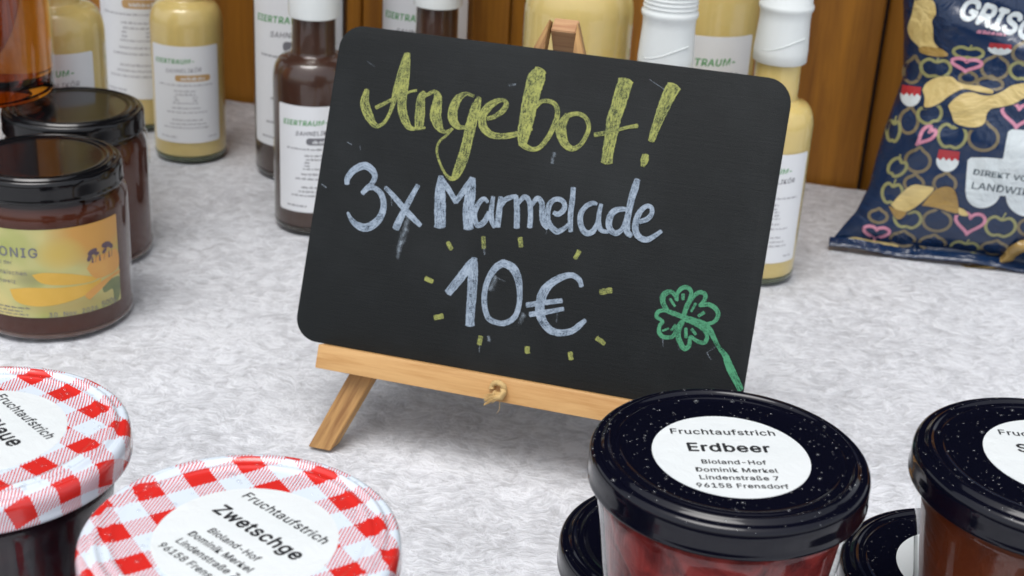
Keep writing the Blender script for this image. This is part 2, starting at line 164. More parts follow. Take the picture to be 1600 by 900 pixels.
def smudge():
    t = NT('chalk_smudge'); sp = t.n('ShaderNodeSeparateXYZ'); t.put(sp, 0, t.coord('UV')); o = t.coord()
    ed = t.math('SUBTRACT', .5, t.math('ABSOLUTE', t.math('SUBTRACT', sp.outputs[0], .5)))
    nz = t.noise(420, 4, .7, o, .5); n2 = t.noise(110, 2, .5, o)
    a = t.math('MULTIPLY', t.math('MULTIPLY', ed, 1.7, True), t.math('MULTIPLY', t.math('SUBTRACT', t.math('ADD', t.math('MULTIPLY', nz, .6), t.math('MULTIPLY', n2, .5)), .42, True), 3.0, True), True)
    b = t.bsdf((.30, .36, .42), .7); mx = t.n('ShaderNodeMixShader'); t.put(mx, 0, a); t.t.links.new(t.n('ShaderNodeBsdfTransparent').outputs[0], mx.inputs[1]); t.t.links.new(b.outputs[0], mx.inputs[2]); return t.out(mx)
M['smudge'] = smudge()

def glass(name, tint=(1, 1, 1), refl=1.0):
    t = NT(name); fr = t.n('ShaderNodeFresnel', {'IOR': 1.5}); tr = t.n('ShaderNodeBsdfTransparent', {'Color': tint}); gl = t.n('ShaderNodeBsdfGlossy', {'Roughness': .045, 'Color': (refl, refl, refl)})
    bf = t.n('ShaderNodeNewGeometry').outputs['Backfacing']                 # no false total reflection on the way out
    mx = t.n('ShaderNodeMixShader'); t.put(mx, 0, t.math('MULTIPLY', fr.outputs[0], t.math('SUBTRACT', 1.0, bf))); t.t.links.new(tr.outputs[0], mx.inputs[1]); t.t.links.new(gl.outputs[0], mx.inputs[2])
    return t.out(mx)
M['glass'] = glass('clear_glass', (.97, .98, .975))
M['glass_green'] = glass('bottle_glass', (.93, .955, .93))
def water():
    t = NT('water'); fr = t.n('ShaderNodeFresnel', {'IOR': 1.33}); bf = t.n('ShaderNodeNewGeometry').outputs['Backfacing']
    lw = t.n('ShaderNodeBsdfTransparent', {'Color': (.95, .96, .97)}); gl = t.n('ShaderNodeBsdfGlossy', {'Roughness': .12}); df = t.n('ShaderNodeBsdfDiffuse', {'Color': (.75, .78, .8)})
    m1 = t.n('ShaderNodeMixShader'); t.put(m1, 0, .025); t.t.links.new(lw.outputs[0], m1.inputs[1]); t.t.links.new(df.outputs[0], m1.inputs[2])
    m2 = t.n('ShaderNodeMixShader'); t.put(m2, 0, t.math('MULTIPLY', t.math('ADD', fr.outputs[0], .06), t.math('SUBTRACT', 1.0, bf))); t.t.links.new(m1.outputs[0], m2.inputs[1]); t.t.links.new(gl.outputs[0], m2.inputs[2])
    return t.out(m2)
M['drop'] = water()
def lidblack():
    t = NT('black_lid'); c = t.coord(); n = t.noise(35, 2, .5, c)
    return t.out(t.bsdf((.003, .0033, .0085), .09, Normal=t.bump(n, .0003, .2), Specular_IOR_Level=.42))
M['lid'] = lidblack()
M['choc_base'] = plain('thick_brown_bottle_base', (.030, .018, .011), .08, .1)
M['hlid'] = plain('neutral_black_lid', (.005, .005, .006), .10, .1)
M['base_glass'] = plain('thick_bottle_base', (.085, .10, .055), .08, .1)
M['honey_base'] = plain('thick_jar_base', (.10, .045, .03), .08, .1)
def gingham():
    t = NT('gingham_lid'); uv = t.coord('UV', rot=(0, 0, 0)); sp = t.n('ShaderNodeSeparateXYZ'); t.put(sp, 0, uv); oc = t.n('ShaderNodeSeparateColor', {'Color': t.n('ShaderNodeObjectInfo').outputs['Color']})
    P = .0149
    U = t.math('ADD', t.math('DIVIDE', sp.outputs[0], P), oc.outputs[0]); V = t.math('ADD', t.math('DIVIDE', sp.outputs[1], P), oc.outputs[1])
    s = t.math('LESS_THAN', t.math('FRACT', U), .5); q = t.math('LESS_THAN', t.math('FRACT', V), .5)
    both = t.math('MULTIPLY', s, q); one = t.math('SUBTRACT', t.math('ADD', s, q), t.math('MULTIPLY', both, 2.0))
    h = t.math('LESS_THAN', t.math('FRACT', t.math('MULTIPLY', t.math('SUBTRACT', U, V), 12.0)), .38)
    white = (.70, .78, .86); red = (.66, .028, .022)
    c = t.mix(t.math('MULTIPLY', one, h), white, red); c = t.mix(both, c, red)
    nz = t.noise(60, 3, .6, t.coord())
    return t.out(t.bsdf(c, .20, Normal=t.bump(nz, .0006, .3), Coat_Weight=.5, Coat_Roughness=.06))
M['gingham'] = gingham()
def jam(name, a, b, scale, coat=.0, rough=.45):
    t = NT(name); c = t.coord(); n = t.noise(scale, 4, .65, c, 1.0)
    return t.out(t.bsdf(t.ramp(n, (.35, a), (.68, b)), rough, Subsurface_Weight=.12, Subsurface_Radius=(.004, .0015, .001), Subsurface_Scale=1.0, Coat_Weight=coat, Specular_IOR_Level=.15, Normal=t.bump(n, .002, .5)))
M['strawberry'] = jam('strawberry_jam', (.085, .005, .006), (.34, .040, .034), 85)
M['apricot'] = jam('brown_red_jam', (.105, .022, .007), (.165, .036, .011), 45)
M['plum'] = jam('dark_plum_jam', (.006, .002, .006), (.022, .005, .010), 45)
M['darkhoney'] = jam('dark_honey', (.055, .014, .009), (.085, .024, .014), 30)
def darkcup():
    t = NT('creamed_dark_honey'); c = t.coord(); sp = t.n('ShaderNodeSeparateXYZ'); t.put(sp, 0, c)
    n = t.noise(60, 3, .6, c); return t.out(t.bsdf(t.mix(n, (.050, .011, .005), (.080, .021, .010)), .5, Specular_IOR_Level=.08))
M['redhoney'] = darkcup()
M['eggnog'] = plain('egg_liqueur', (.80, .585, .225), .35, .05, Subsurface_Weight=.15, Subsurface_Radius=(.01, .007, .003), Subsurface_Scale=1.0)
M['choc'] = plain('chocolate_liqueur', (.060, .024, .016), .35, .08)
def amber():
    t = NT('amber_honey'); b = t.bsdf((1, .86, .62), .02, IOR=1.48, Transmission_Weight=1.0)
    v = t.n('ShaderNodeVolumeAbsorption', {'Color': (.88, .66, .05), 'Density': 62.0}); t.t.links.new(v.outputs[0], t.o.inputs[1]); return t.out(b)
M['amber'] = amber()
M['paper'] = plain('label_paper', (.80, .82, .84), .45, .02)
def stick_mat():
    t = NT('sticker_paper'); c = t.coord(); n = t.noise(140, 4, .6, c, .5); n2 = t.noise(35, 2, .5, c)
    return t.out(t.bsdf(t.mix(n2, (.71, .755, .76), (.78, .81, .81)), .35, Normal=t.bump(t.math('ADD', n, n2), .0006, .6), Coat_Weight=.2))
M['sticker'] = stick_mat()
M['ink'] = plain('black_ink', (.02, .021, .024), .45)
M['grey_ink'] = plain('grey_ink', (.17, .17, .19), .6)
M['pale_ink'] = plain('pale_grey_ink', (.36, .36, .39), .6)
M['green_ink'] = plain('green_ink', (.12, .36, .14), .6)
M['tan_ink'] = plain('tan_ink', (.55, .34, .14), .6)
M['cap'] = plain('white_plastic', (.78, .82, .81), .35, .01, Subsurface_Weight=.1, Subsurface_Radius=(.003, .003, .003), Subsurface_Scale=1.0)
def hlabel():
    t = NT('honey_label'); c = t.coord('UV'); n = t.noise(30, 2, .5, c)
    sp = t.n('ShaderNodeSeparateXYZ'); t.put(sp, 0, t.coord('UV'))
    def blob(x, y, rx, ry):
        a = t.math('POWER', t.math('DIVIDE', t.math('SUBTRACT', sp.outputs[0], x), rx), 2.0); b_ = t.math('POWER', t.math('DIVIDE', t.math('SUBTRACT', sp.outputs[1], y), ry), 2.0)
        return t.math('SUBTRACT', 1.0, t.math('ADD', a, b_), True)
    col = t.ramp(n, (.38, (.38, .41, .12)), (.5, (.49, .47, .19)), (.64, (.60, .51, .20)))
    col = t.mix(t.math('MULTIPLY', blob(.026, .062, .030, .024), 1.3, True), col, (.60, .31, .07)); col = t.mix(blob(.004, .050, .014, .010), col, (.58, .42, .10))
    col = t.mix(t.math('MULTIPLY', blob(.010, .020, .030, .007), .8), col, (.40, .30, .10)); col = t.mix(t.math('MULTIPLY', blob(-.012, .0365, .010, .006), .8), col, (.28, .27, .12))
    return t.out(t.bsdf(col, .45, Coat_Weight=.2))
M['hlabel'] = hlabel()
def soft(name, a, b, s=60):
    t = NT(name); n = t.noise(s, 2, .5, t.coord('UV')); return t.out(t.bsdf(t.mix(n, a, b), .45, Coat_Weight=.2))
M['petal'] = soft('petal_print', (.62, .36, .04), (.72, .44, .08), 120)
M['petal2'] = soft('petal_orange_print', (.62, .27, .06), (.66, .38, .10), 120)
M['blur_orange'] = soft('blurred_blossom_print', (.56, .40, .11), (.60, .34, .08), 60)
M['bee'] = soft('bee_print', (.05, .035, .06), (.16, .10, .12), 300)
M['leafprint'] = soft('leaf_print', (.10, .14, .07), (.24, .26, .10), 160)
def bagm_(name, a, b, s=90):
    t = NT(name); c = t.coord(); n = t.noise(26, 4, .6, c, .8); n2 = t.noise(s, 3, .5, c)
    cr = t.n('ShaderNodeTexVoronoi', {'Vector': c, 'Scale': 22.0}, feature='DISTANCE_TO_EDGE'); e = t.math('MULTIPLY', cr.outputs['Distance'], 2.2, True)
    return t.out(t.bsdf(t.mix(n2, a, b), .24, Normal=t.bump(t.math('ADD', n, t.math('MULTIPLY', e, .16)), .010, .6), Coat_Weight=.35, Coat_Roughness=.15))
M['film'] = bagm_('navy_bag_film', (.003, .017, .055), (.006, .026, .085), 9)
M['bag_gold'] = bagm_('crisp_print', (.50, .35, .10), (.78, .64, .30), 60)
M['bag_dark_gold'] = bagm_('crisp_shade_print', (.24, .14, .03), (.48, .32, .10), 60)
M['bag_green'] = bagm_('apple_print', (.26, .27, .11), (.34, .33, .15))
M['bag_tan'] = bagm_('onion_print', (.17, .14, .075), (.25, .20, .12))
M['bag_pink'] = bagm_('heart_print', (.58, .22, .32), (.64, .28, .38))
M['bag_red'] = bagm_('red_print', (.38, .02, .03), (.45, .04, .05))
M['bag_white'] = bagm_('white_print', (.62, .69, .71), (.70, .76, .78))
M['bag_ink'] = bagm_('bag_grey_ink', (.07, .10, .12), (.09, .12, .14))
M['foil'] = plain('bag_inside_foil', (.55, .55, .57), .25, .04, Metallic=.8)
M['rope'] = plain('jute_rope', (.58, .40, .17), .8, .25)
M['canopy'] = plain('dark_canvas', (.018, .017, .018), .9)
M['dark'] = plain('dark_stall_cloth', (.012, .010, .010), .95)

# ------------------------------------------------------------------ mesh helpers
def link(name, me, mat=None, parent=None, smooth=True, angle=None):
    o = bpy.data.objects.new(name, me); COL.objects.link(o)
    if mat is not None and not me.materials: me.materials.append(mat)
    if smooth:
        for p in me.polygons: p.use_smooth = True
        if angle: me.set_sharp_from_angle(angle=radians(angle))
    if parent: o.parent = parent
    return o
def pyd(name, V, F, mat=None, parent=None, smooth=False, angle=None, uv=None):
    me = bpy.data.meshes.new(name); me.from_pydata(V, [], F); me.update()
    if uv:
        l = me.uv_layers.new(name='uv')
        for lp in me.loops: l.data[lp.index].uv = uv[lp.vertex_index]
    return link(name, me, mat, parent, smooth, angle)
def thing(name, label, cat, loc=(0, 0, 0), rz=0, group=None):
    o = bpy.data.objects.new(name, None); COL.objects.link(o); o.empty_display_size = .01
    o.location = loc; o.rotation_euler = (0, 0, rz); o['label'] = label; o['category'] = cat
    if group: o['group'] = group
    return o
def lathe(name, prof, mat, parent, seg=72, angle=40, uvrad=False, closed=False):
    V = []; F = []; uv = []; arc = 0; pr = None; n = len(prof); rings = []
    for (r, z) in prof:
        if pr: arc += sqrt((r - pr[0]) ** 2 + (z - pr[1]) ** 2)
        pr = (r, z)
        if r < 1e-6: rings.append([len(V)]); V.append((0, 0, z)); uv.append((0, 0)); continue
        rg = []
        for k in range(seg):
            a = 2 * pi * k / seg; rg.append(len(V)); V.append((r * cos(a), r * sin(a), z))
            q = arc if uvrad else 1; uv.append((q * cos(a), q * sin(a)))
        rings.append(rg)
    prs = list(zip(rings, rings[1:])) + ([(rings[-1], rings[0])] if closed else [])
    for A, B in prs:
        if len(A) == 1 and len(B) == 1: continue
        for k in range(seg):
            j = (k + 1) % seg
            if len(A) == 1: F.append((A[0], B[j], B[k]))
            elif len(B) == 1: F.append((A[k], A[j], B[0]))
            else: F.append((A[k], A[j], B[j], B[k]))
    o = pyd(name, V, F, mat, parent, True, angle, uv)
    bm = bmesh.new(); bm.from_mesh(o.data); bmesh.ops.recalc_face_normals(bm, faces=bm.faces); bm.to_mesh(o.data); bm.free()
    return o
FONT = None
try:                                            # Blender's own sans, shipped with the program
    import os
    FONT = bpy.data.fonts.load(os.path.join(bpy.utils.system_resource('DATAFILES'), 'fonts', 'Inter.woff2'))
except Exception:
    FONT = None
def planar(polys=None, mesh=None):
    """bmesh in the xy plane from filled polygons or a mesh"""
    bm = bmesh.new()
    if mesh: bm.from_mesh(mesh)
    for p in polys or []:
        vs = [bm.verts.new((x, y, 0)) for x, y in p]
        try: bm.faces.new(vs)
        except ValueError: pass
    return bm
def mapped(name, bm, fn, mat, parent, cut=None, dz=0.0, off=None, smooth=True, uvs=None):
    """cut the flat bmesh into a grid and map it onto a surface fn(x, y) -> Vector"""
    bmesh.ops.triangulate(bm, faces=[f for f in bm.faces if len(f.verts) > 4 or (len(f.verts) == 4 and not cut)])
    if cut and bm.verts:
        for ax in ((0, 1) if not isinstance(cut, tuple) else range(2)):
            st = cut[ax] if isinstance(cut, tuple) else cut
            if not st: continue
            lo = min(v.co[ax] for v in bm.verts); hi = max(v.co[ax] for v in bm.verts)
            q = (math.floor(lo / st) + 1) * st
            bmesh.ops.triangulate(bm, faces=[f for f in bm.faces if len(f.verts) > 3])
            while q < hi:
                n = Vector((0, 0, 0)); n[ax] = 1; c = Vector((0, 0, 0)); c[ax] = q + 1e-7
                bmesh.ops.bisect_plane(bm, geom=bm.verts[:] + bm.edges[:] + bm.faces[:], plane_co=c, plane_no=n); q += st
    uvl = bm.loops.layers.uv.new('uv')
    for f in bm.faces:
        for l in f.loops: l[uvl].uv = (l.vert.co.x, l.vert.co.y)
    for v in bm.verts:
        v.co = fn(v.co.x, v.co.y, v.co.z)
    me = bpy.data.meshes.new(name); bm.to_mesh(me); bm.free()
    return link(name, me, mat, parent, smooth)
def text_bm(s, size, bold=0.0, shear=0.0, align='CENTER', spacing=1.0, res=3):
    c = bpy.data.curves.new('text', 'FONT'); c.body = s; c.size = size; c.shear = shear; c.align_x = align
    c.space_character = spacing; c.resolution_u = res
    if FONT: c.font = FONT
    o = bpy.data.objects.new('text', c); COL.objects.link(o)
    dg = bpy.context.evaluated_depsgraph_get(); me = bpy.data.meshes.new_from_object(o.evaluated_get(dg))
    bm = bmesh.new(); bm.from_mesh(me); bpy.data.objects.remove(o); bpy.data.curves.remove(c); bpy.data.meshes.remove(me)
    bmesh.ops.remove_doubles(bm, verts=bm.verts, dist=1e-7)
    if bold:                                     # heavier print: slightly shifted layers of the same glyphs
        me = bpy.data.meshes.new('tmp'); bm.to_mesh(me)
        for q, (ax, ay) in enumerate(((1, 0), (-1, 0), (0, 1), (0, -1), (.7, .7), (-.7, -.7))):
            b2 = bmesh.new(); b2.from_mesh(me)
            for v in b2.verts: v.co += Vector((ax * bold, ay * bold, (q + 1) * 1.5e-6))
            m2 = bpy.data.meshes.new('tmp2'); b2.to_mesh(m2); b2.free(); bm.from_mesh(m2); bpy.data.meshes.remove(m2)
        bpy.data.meshes.remove(me)
    return bm
def join_bm(parts):
    out = bmesh.new()
    for bm in parts:
        me = bpy.data.meshes.new('tmp'); bm.to_mesh(me); out.from_mesh(me); bm.free(); bpy.data.meshes.remove(me)
    return out
def xf(bm, dx=0, dy=0, rot=0, z=0, sx=1, sy=1):
    for v in bm.verts:
        x, y = v.co.x * sx, v.co.y * sy
        v.co = Vector((x * cos(rot) - y * sin(rot) + dx, x * sin(rot) + y * cos(rot) + dy, v.co.z + z))
    return bm
def rrect(x0, y0, x1, y1, r, n=5):
    P = []
    for cx, cy, a0 in ((x1 - r, y1 - r, 0), (x0 + r, y1 - r, 90), (x0 + r, y0 + r, 180), (x1 - r, y0 + r, 270)):
        for k in range(n + 1):
            a = radians(a0 + 90 * k / n); P.append((cx + r * cos(a), cy + r * sin(a)))
    return P
def catmull(P, step):
    out = []
    n = len(P)
    if n < 3:
        pts = P
        for i in range(n - 1):
            a, b = P[i], P[i + 1]; m = max(2, int(math.hypot(b[0] - a[0], b[1] - a[1]) / step))
            for k in range(m): t = k / m; out.append(tuple(a[j] * (1 - t) + b[j] * t for j in range(3)))
        out.append(tuple(P[-1])); return out
    for i in range(n - 1):
        p0 = P[max(0, i - 1)]; p1 = P[i]; p2 = P[i + 1]; p3 = P[min(n - 1, i + 2)]
        m = max(2, int(math.hypot(p2[0] - p1[0], p2[1] - p1[1]) / step))
        for k in range(m):
            t = k / m
            out.append(tuple(.5 * ((2 * p1[j]) + (-p0[j] + p2[j]) * t + (2 * p0[j] - 5 * p1[j] + 4 * p2[j] - p3[j]) * t * t + (-p0[j] + 3 * p1[j] - 3 * p2[j] + p3[j]) * t ** 3) for j in range(3)))
    out.append(tuple(P[-1])); return out
def ribbons(strokes, step=.5, jit=.05, unit=.001, z0=.00006, dz=.00002, cap=True, seed=0):
    """marker strokes as thin raised ribbons in the xy plane: returns verts, faces, uv"""
    V = []; F = []; U = []
    for si, S in enumerate(strokes):
        P = catmull(S, step); n = len(P); L = 0; idx = []
        T = []
        for i in range(n):
            a = P[max(0, i - 2)]; b = P[min(n - 1, i + 2)]; d = math.hypot(b[0] - a[0], b[1] - a[1]) or 1
            T.append(((b[0] - a[0]) / d, (b[1] - a[1]) / d))
        w0 = P[0][2]; w1 = P[-1][2]
        rows = []
        if cap:
            for q in (1.0, .8, .45): rows.append((P[0][0] - T[0][0] * w0 * .28 * q, P[0][1] - T[0][1] * w0 * .28 * q, w0 * (1 - q ** 2.2) + w0 * .25, T[0]))
        rows += [(p[0], p[1], p[2], t) for p, t in zip(P, T)]
        if cap:
            for q in (.45, .8, 1.0): rows.append((P[-1][0] + T[-1][0] * w1 * .28 * q, P[-1][1] + T[-1][1] * w1 * .28 * q, w1 * (1 - q ** 2.2) + w1 * .25, T[-1]))
        pv = None
        for i, (x, y, w, t) in enumerate(rows):
            jl = 1 + jit * noise.noise((x * 1.1, y * 1.1, seed + si * 3.1)) * 2; jr = 1 + jit * noise.noise((x * 1.1, y * 1.1, seed + 50 + si * 3.1)) * 2
            w = max(w, .2)
            if pv: L += math.hypot(x - pv[0], y - pv[1])
            pv = (x, y)
            zz = z0 + dz * si + i * 1.5e-7
            b = len(V)
            V.append((unit * (x - t[1] * w * .5 * jl), unit * (y + t[0] * w * .5 * jl), zz)); V.append((unit * (x + t[1] * w * .5 * jr), unit * (y - t[0] * w * .5 * jr), zz))
            U.append((0, L * .01 + si * .37)); U.append((1, L * .01 + si * .37))
            if i: F.append((b - 2, b - 1, b + 1, b))
    return V, F, U
def prism(name, P, thick, mat, parent, bevel=.0004, axis=None):
    """extruded polygon: P in xy, extruded along -z by thick"""
    bm = bmesh.new(); top = [bm.verts.new((x, y, 0)) for x, y in P]; bot = [bm.verts.new((x, y, -thick)) for x, y in P]
    bm.faces.new(top); bm.faces.new(bot[::-1]); n = len(P)
    for i in range(n): bm.faces.new((top[i], bot[i], bot[(i + 1) % n], top[(i + 1) % n]))
    bmesh.ops.recalc_face_normals(bm, faces=bm.faces)
    if bevel:
        ed = [e for e in bm.edges if e.calc_face_angle(0) > .6]
        bmesh.ops.bevel(bm, geom=ed, offset=bevel, segments=2, affect='EDGES', profile=.6)
    me = bpy.data.meshes.new(name); bm.to_mesh(me); bm.free(); return link(name, me, mat, parent, True, 35)
def box_bm(bm, x0, x1, y0, y1, z0, z1):
    v = [bm.verts.new(p) for p in ((x0, y0, z0), (x1, y0, z0), (x1, y1, z0), (x0, y1, z0), (x0, y0, z1), (x1, y0, z1), (x1, y1, z1), (x0, y1, z1))]
    for f in ((0, 3, 2, 1), (4, 5, 6, 7), (0, 1, 5, 4), (1, 2, 6, 5), (2, 3, 7, 6), (3, 0, 4, 7)): bm.faces.new([v[i] for i in f])
def tube(name, pts, r, mat, parent, seg=8, rfn=None):
    V = []; F = []; n = len(pts); pts = [Vector(p) for p in pts]
    up = Vector((0, 0, 1))
    for i, p in enumerate(pts):
        t = (pts[min(n - 1, i + 1)] - pts[max(0, i - 1)]).normalized(); a = t.cross(up)
        if a.length < 1e-4: a = t.cross(Vector((1, 0, 0)))
        a.normalize(); b = t.cross(a)
        for k in range(seg):
            q = 2 * pi * k / seg; rr = r * (rfn(i / (n - 1), k) if rfn else 1); V.append(tuple(p + a * cos(q) * rr + b * sin(q) * rr))
    for i in range(n - 1):
        for k in range(seg):
            j = (k + 1) % seg; F.append((i * seg + k, i * seg + j, (i + 1) * seg + j, (i + 1) * seg + k))
    F.append(tuple(range(seg))[::-1]); F.append(tuple((n - 1) * seg + k for k in range(seg)))
    return V, F

# ------------------------------------------------------------------ setting: cloth, wall, stall
CY = -0.2556                                   # the stall runs at this angle to the camera
def cloth():
    V = []; F = []; nx, ny = 300, 210; X0, X1, Y0, Y1 = -1.0, 1.0, .12, 1.5
    ex = Vector((cos(CY), sin(CY), 0)); ey = Vector((-sin(CY), cos(CY), 0)); O = Vector((0, 1.069, 0))
    # sheet up to the wall foot, with low crush relief
    for j in range(ny + 1):
        for i in range(nx + 1):
            s = -1.1 + 2.2 * i / nx; t = -1.05 + 1.045 * j / ny
            p = O + ex * s + ey * t
            h = .0012 * noise.noise((p.x * 9, p.y * 9, 0)) + .0007 * noise.noise((p.x * 34, p.y * 34, 4)) + .0005 * noise.noise((p.x * 90, p.y * 90, 9))
            V.append((p.x, p.y, h - .0012))
    for j in range(ny):
        for i in range(nx):
            a = j * (nx + 1) + i; F.append((a, a + 1, a + nx + 2, a + nx + 1))
    n0 = len(V)                                                   # hanging front edge
    for i in range(nx + 1):
        x, y, z = V[i]; wv = .02 * sin(i * .35) ; V.append((x + ey.x * wv * .4, y - .01 + wv * .4, -.35))
    for i in range(nx): F.append((i, n0 + i, n0 + i + 1, i + 1))
    o = pyd('tablecloth', V, F, M['velvet'], None, True); o['kind'] = 'structure'
    o['label'] = 'silvery grey crushed velvet cloth covering the whole stall table'; o['category'] = 'tablecloth'
    return o
cloth()
WO = Vector((-.2426, 1.1323, 0)); wang = atan2(-.25310838, .96743793)
wall = thing('wooden_wall', 'brown stained wall of upright planks behind the bottles', 'wall', WO, wang)
def plank(x0, x1, y0, y1, z1=.30, z0=-.03):
    bm = bmesh.new(); box_bm(bm, x0 + .0006, x1 - .0006, y0, y1, z0, z1)
    ed = [e for e in bm.edges if abs((e.verts[0].co - e.verts[1].co).z) > .1]
    bmesh.ops.bevel(bm, geom=ed, offset=.0022, segments=3, affect='EDGES', profile=.5)
    me = bpy.data.meshes.new('plank'); bm.to_mesh(me); bm.free(); return link('plank', me, M['plank'], wall, True, 35)
seams = [-.95, -.83, -.70, -.58, -.455, -.33, -.21, -.092, .030, .118, .2365, .315, .405, .507]
for a, b in zip(seams, seams[1:]): plank(a, b, random.uniform(0, .0018), .018)
for a, b in ((.5075, .62), (.62, .74), (.74, .86), (.86, .98)): plank(a, b, .0200 + random.uniform(0, .001), .04)
pl = plank(.487, .5068, .0195, .045)                                 # post edge closing the step in the wall
def slab(name, mat, a, b, **kw):
    bm = bmesh.new(); box_bm(bm, a[0], b[0], a[1], b[1], a[2], b[2]); me = bpy.data.meshes.new(name); bm.to_mesh(me); bm.free()
    o = link(name, me, mat, None, False); o['kind'] = 'structure'; return o
slab('stall_roof', M['canopy'], (-1.8, .72, 1.02), (1.8, 2.6, 1.04))
slab('stall_back', M['dark'], (-1.8, 2.0, -.6), (1.8, 2.02, 1.01))

# ------------------------------------------------------------------ chalkboard on its easel (board frame: x right, y up the board, z towards the camera)
BO = Vector((-.101, .6095, .048)); Be = Vector((.9682409, -.25001912, 0)); Bv = Vector((.09917821, .38408422, .91795588)); Bn = Be.cross(Bv)
BM = Matrix((Be, Bv, Bn)).transposed().to_4x4(); BM.translation = BO
bd = thing('chalkboard', 'black chalkboard with rounded corners offering three marmalades for ten euro', 'sign'); bd.matrix_world = BM
prism('board_panel', rrect(0, -.0009, .210, .148, .0112, 8), .003, M['board'], bd, .0004)
def marks(name, S, mat, seed=0, **kw):
    V, F, U = ribbons(S, seed=seed, **kw); return pyd(name, V, F, mat, bd, False, None, U)
marks('lettering', ANG, M['yellow'], 1)
marks('lettering', MAR, M['white'], 2)
marks('lettering', TEN, M['white'], 3)
for i, d in enumerate(DASH): marks('chalk_dash', [d], M['yellow'], 10 + i, jit=.14)
marks('clover_drawing', CLO, M['green'], 5, jit=.10)
for i, q in enumerate(SMU[:-1]): marks('chalk_smudge', [q], M['smudge'], 40 + i, jit=.3, z0=.00002 + .000001 * i)

es = thing('easel', 'small pine table easel holding up the chalkboard', 'easel'); es.matrix_world = BM
def board_z(x, y, z): return (BM @ Vector((x, y, z))).z
def leg(mirror):
    """slanted front leg, cut level at the cloth and upright along the rear leg at its tip"""
    P = [(.0136, -.0524), (.0250, -.0516), (.0410, -.0119), (.0958, .1185), (.0970, .1625)]
    if mirror: P = [(.2068 - x, y) for x, y in P][::-1]
    d = Vector(((-1 if mirror else 1) * .38, 1, 0)).normalized(); dzw = (BM.to_3x3() @ d).z
    bm = bmesh.new(); rows = []
    for z in (-.0033, -.0112):
        r = []
        for x, y in P:
            p = Vector((x, y, z))
            if y < -.04: p = p + d * (-(board_z(*p) - .0004) / dzw)
            r.append(bm.verts.new(p))
        rows.append(r)
    bm.faces.new(rows[0]); bm.faces.new(rows[1][::-1]); n = len(P)
    for k in range(n): bm.faces.new((rows[0][k], rows[1][k], rows[1][(k + 1) % n], rows[0][(k + 1) % n]))
    bmesh.ops.recalc_face_normals(bm, faces=bm.faces); bmesh.ops.bevel(bm, geom=bm.edges[:], offset=.0004, segments=2, affect='EDGES')
    ang = atan2(d.y, d.x); bm.transform(Matrix.Rotation(ang, 4, 'Z').inverted())
    me = bpy.data.meshes.new('front_leg'); bm.to_mesh(me); bm.free(); o = link('front_leg', me, M['pine_leg'], es, True, 35); o.rotation_euler = (0, 0, ang)
leg(False); leg(True)
lg = prism('ledge', [(.0150, -.0010), (.1925, -.0010), (.1925, -.0121), (.0150, -.0121)], .0135, M['pine'], es, .0005); lg.location = (0, 0, .0058)
# rear leg: its block shows between the tips of the front legs
bm = bmesh.new(); inv = BM.inverted()
topc = Vector((.1034, .1612, -.0085)); foot = inv @ (BM @ topc + Vector((.034, .120, 0))); foot.y = foot.y
fw = BM @ topc; ftw = Vector((fw.x + .030, fw.y + .105, 0.0004)); ft = inv @ ftw
d = (ft - topc).normalized(); px = Vector((1, 0, 0)); px = (px - d * px.dot(d)).normalized(); py = d.cross(px)
q = []
for base, sh in ((topc, 0), (ft, 1)):
    for a, b in ((-1, -1), (1, -1), (1, 1), (-1, 1)):
        p = base + px * a * .0058 + py * b * .0042
        if sh:
            w = BM @ p; k = -(w.z - .0004) / ((BM.to_3x3() @ d).z); p = p + d * k
        q.append(bm.verts.new(p))
for f in ((0, 1, 2, 3), (7, 6, 5, 4), (0, 4, 5, 1), (1, 5, 6, 2), (2, 6, 7, 3), (3, 7, 4, 0)): bm.faces.new([q[i] for i in f])
bmesh.ops.recalc_face_normals(bm, faces=bm.faces); bmesh.ops.bevel(bm, geom=bm.edges[:], offset=.0004, segments=2, affect='EDGES')
me = bpy.data.meshes.new('rear_leg'); bm.to_mesh(me); bm.free(); link('rear_leg', me, M['strut'], es, True, 35)
# knotted rope through the ledge
kx, ky = .1062, -.0070
RS = 1.12
Vr, Fr = [], []
def addt(pts, r, seg=8, rfn=None):
    pts = [(kx + (x - kx) * RS, ky + (y - ky) * RS, .0062 + (z - .0062) * 1.3 if z > 0 else z) for x, y, z in pts]; V, F = tube('', pts, r * 1.12, None, None, seg, rfn); b = len(Vr); Vr.extend(V); Fr.extend([tuple(b + i for i in f) for f in F])
tw = lambda t, k: 1 + .16 * sin(k * 1.57 + t * 40)
loop = [(kx - .0028 + .0028 * cos(a) * 1.0, ky + .0008 + .0024 * sin(a), .0075 + .0010 * sin(a * 1.5)) for a in [radians(x) for x in range(200, -130, -18)]]
addt(loop, .00115, 8, tw)
addt([(kx - .001, ky + .001, .0072), (kx + .0002, ky - .0004, .0088), (kx - .0008, ky - .0022, .0086), (kx - .0030, ky - .0028, .0078), (kx - .0046, ky - .0038, .0072)], .00125, 8, tw)
for i in range(54):
    a = random.uniform(-.5, .5); l = random.uniform(.0022, .0046)
    x0, y0, z0 = kx - .0030 + random.uniform(-.001, .0012), ky - .0028 + random.uniform(-.0014, .0014), .0078 + random.uniform(-.0008, .0010)
    addt([(x0, y0, z0), (x0 - l * .5, y0 - l * .25 + a * .001, z0 + .0003), (x0 - l, y0 - l * .5 + a * .0022, z0 - random.uniform(-.0004, .001))], random.uniform(.00010, .0002), 4)
addt([(kx - .0012, ky - .0030, .0080), (kx - .0008, ky - .0064, .0078), (kx - .0010, ky - .0076, .0070), (kx - .0020, ky - .0092, .0060)], .00011, 4)
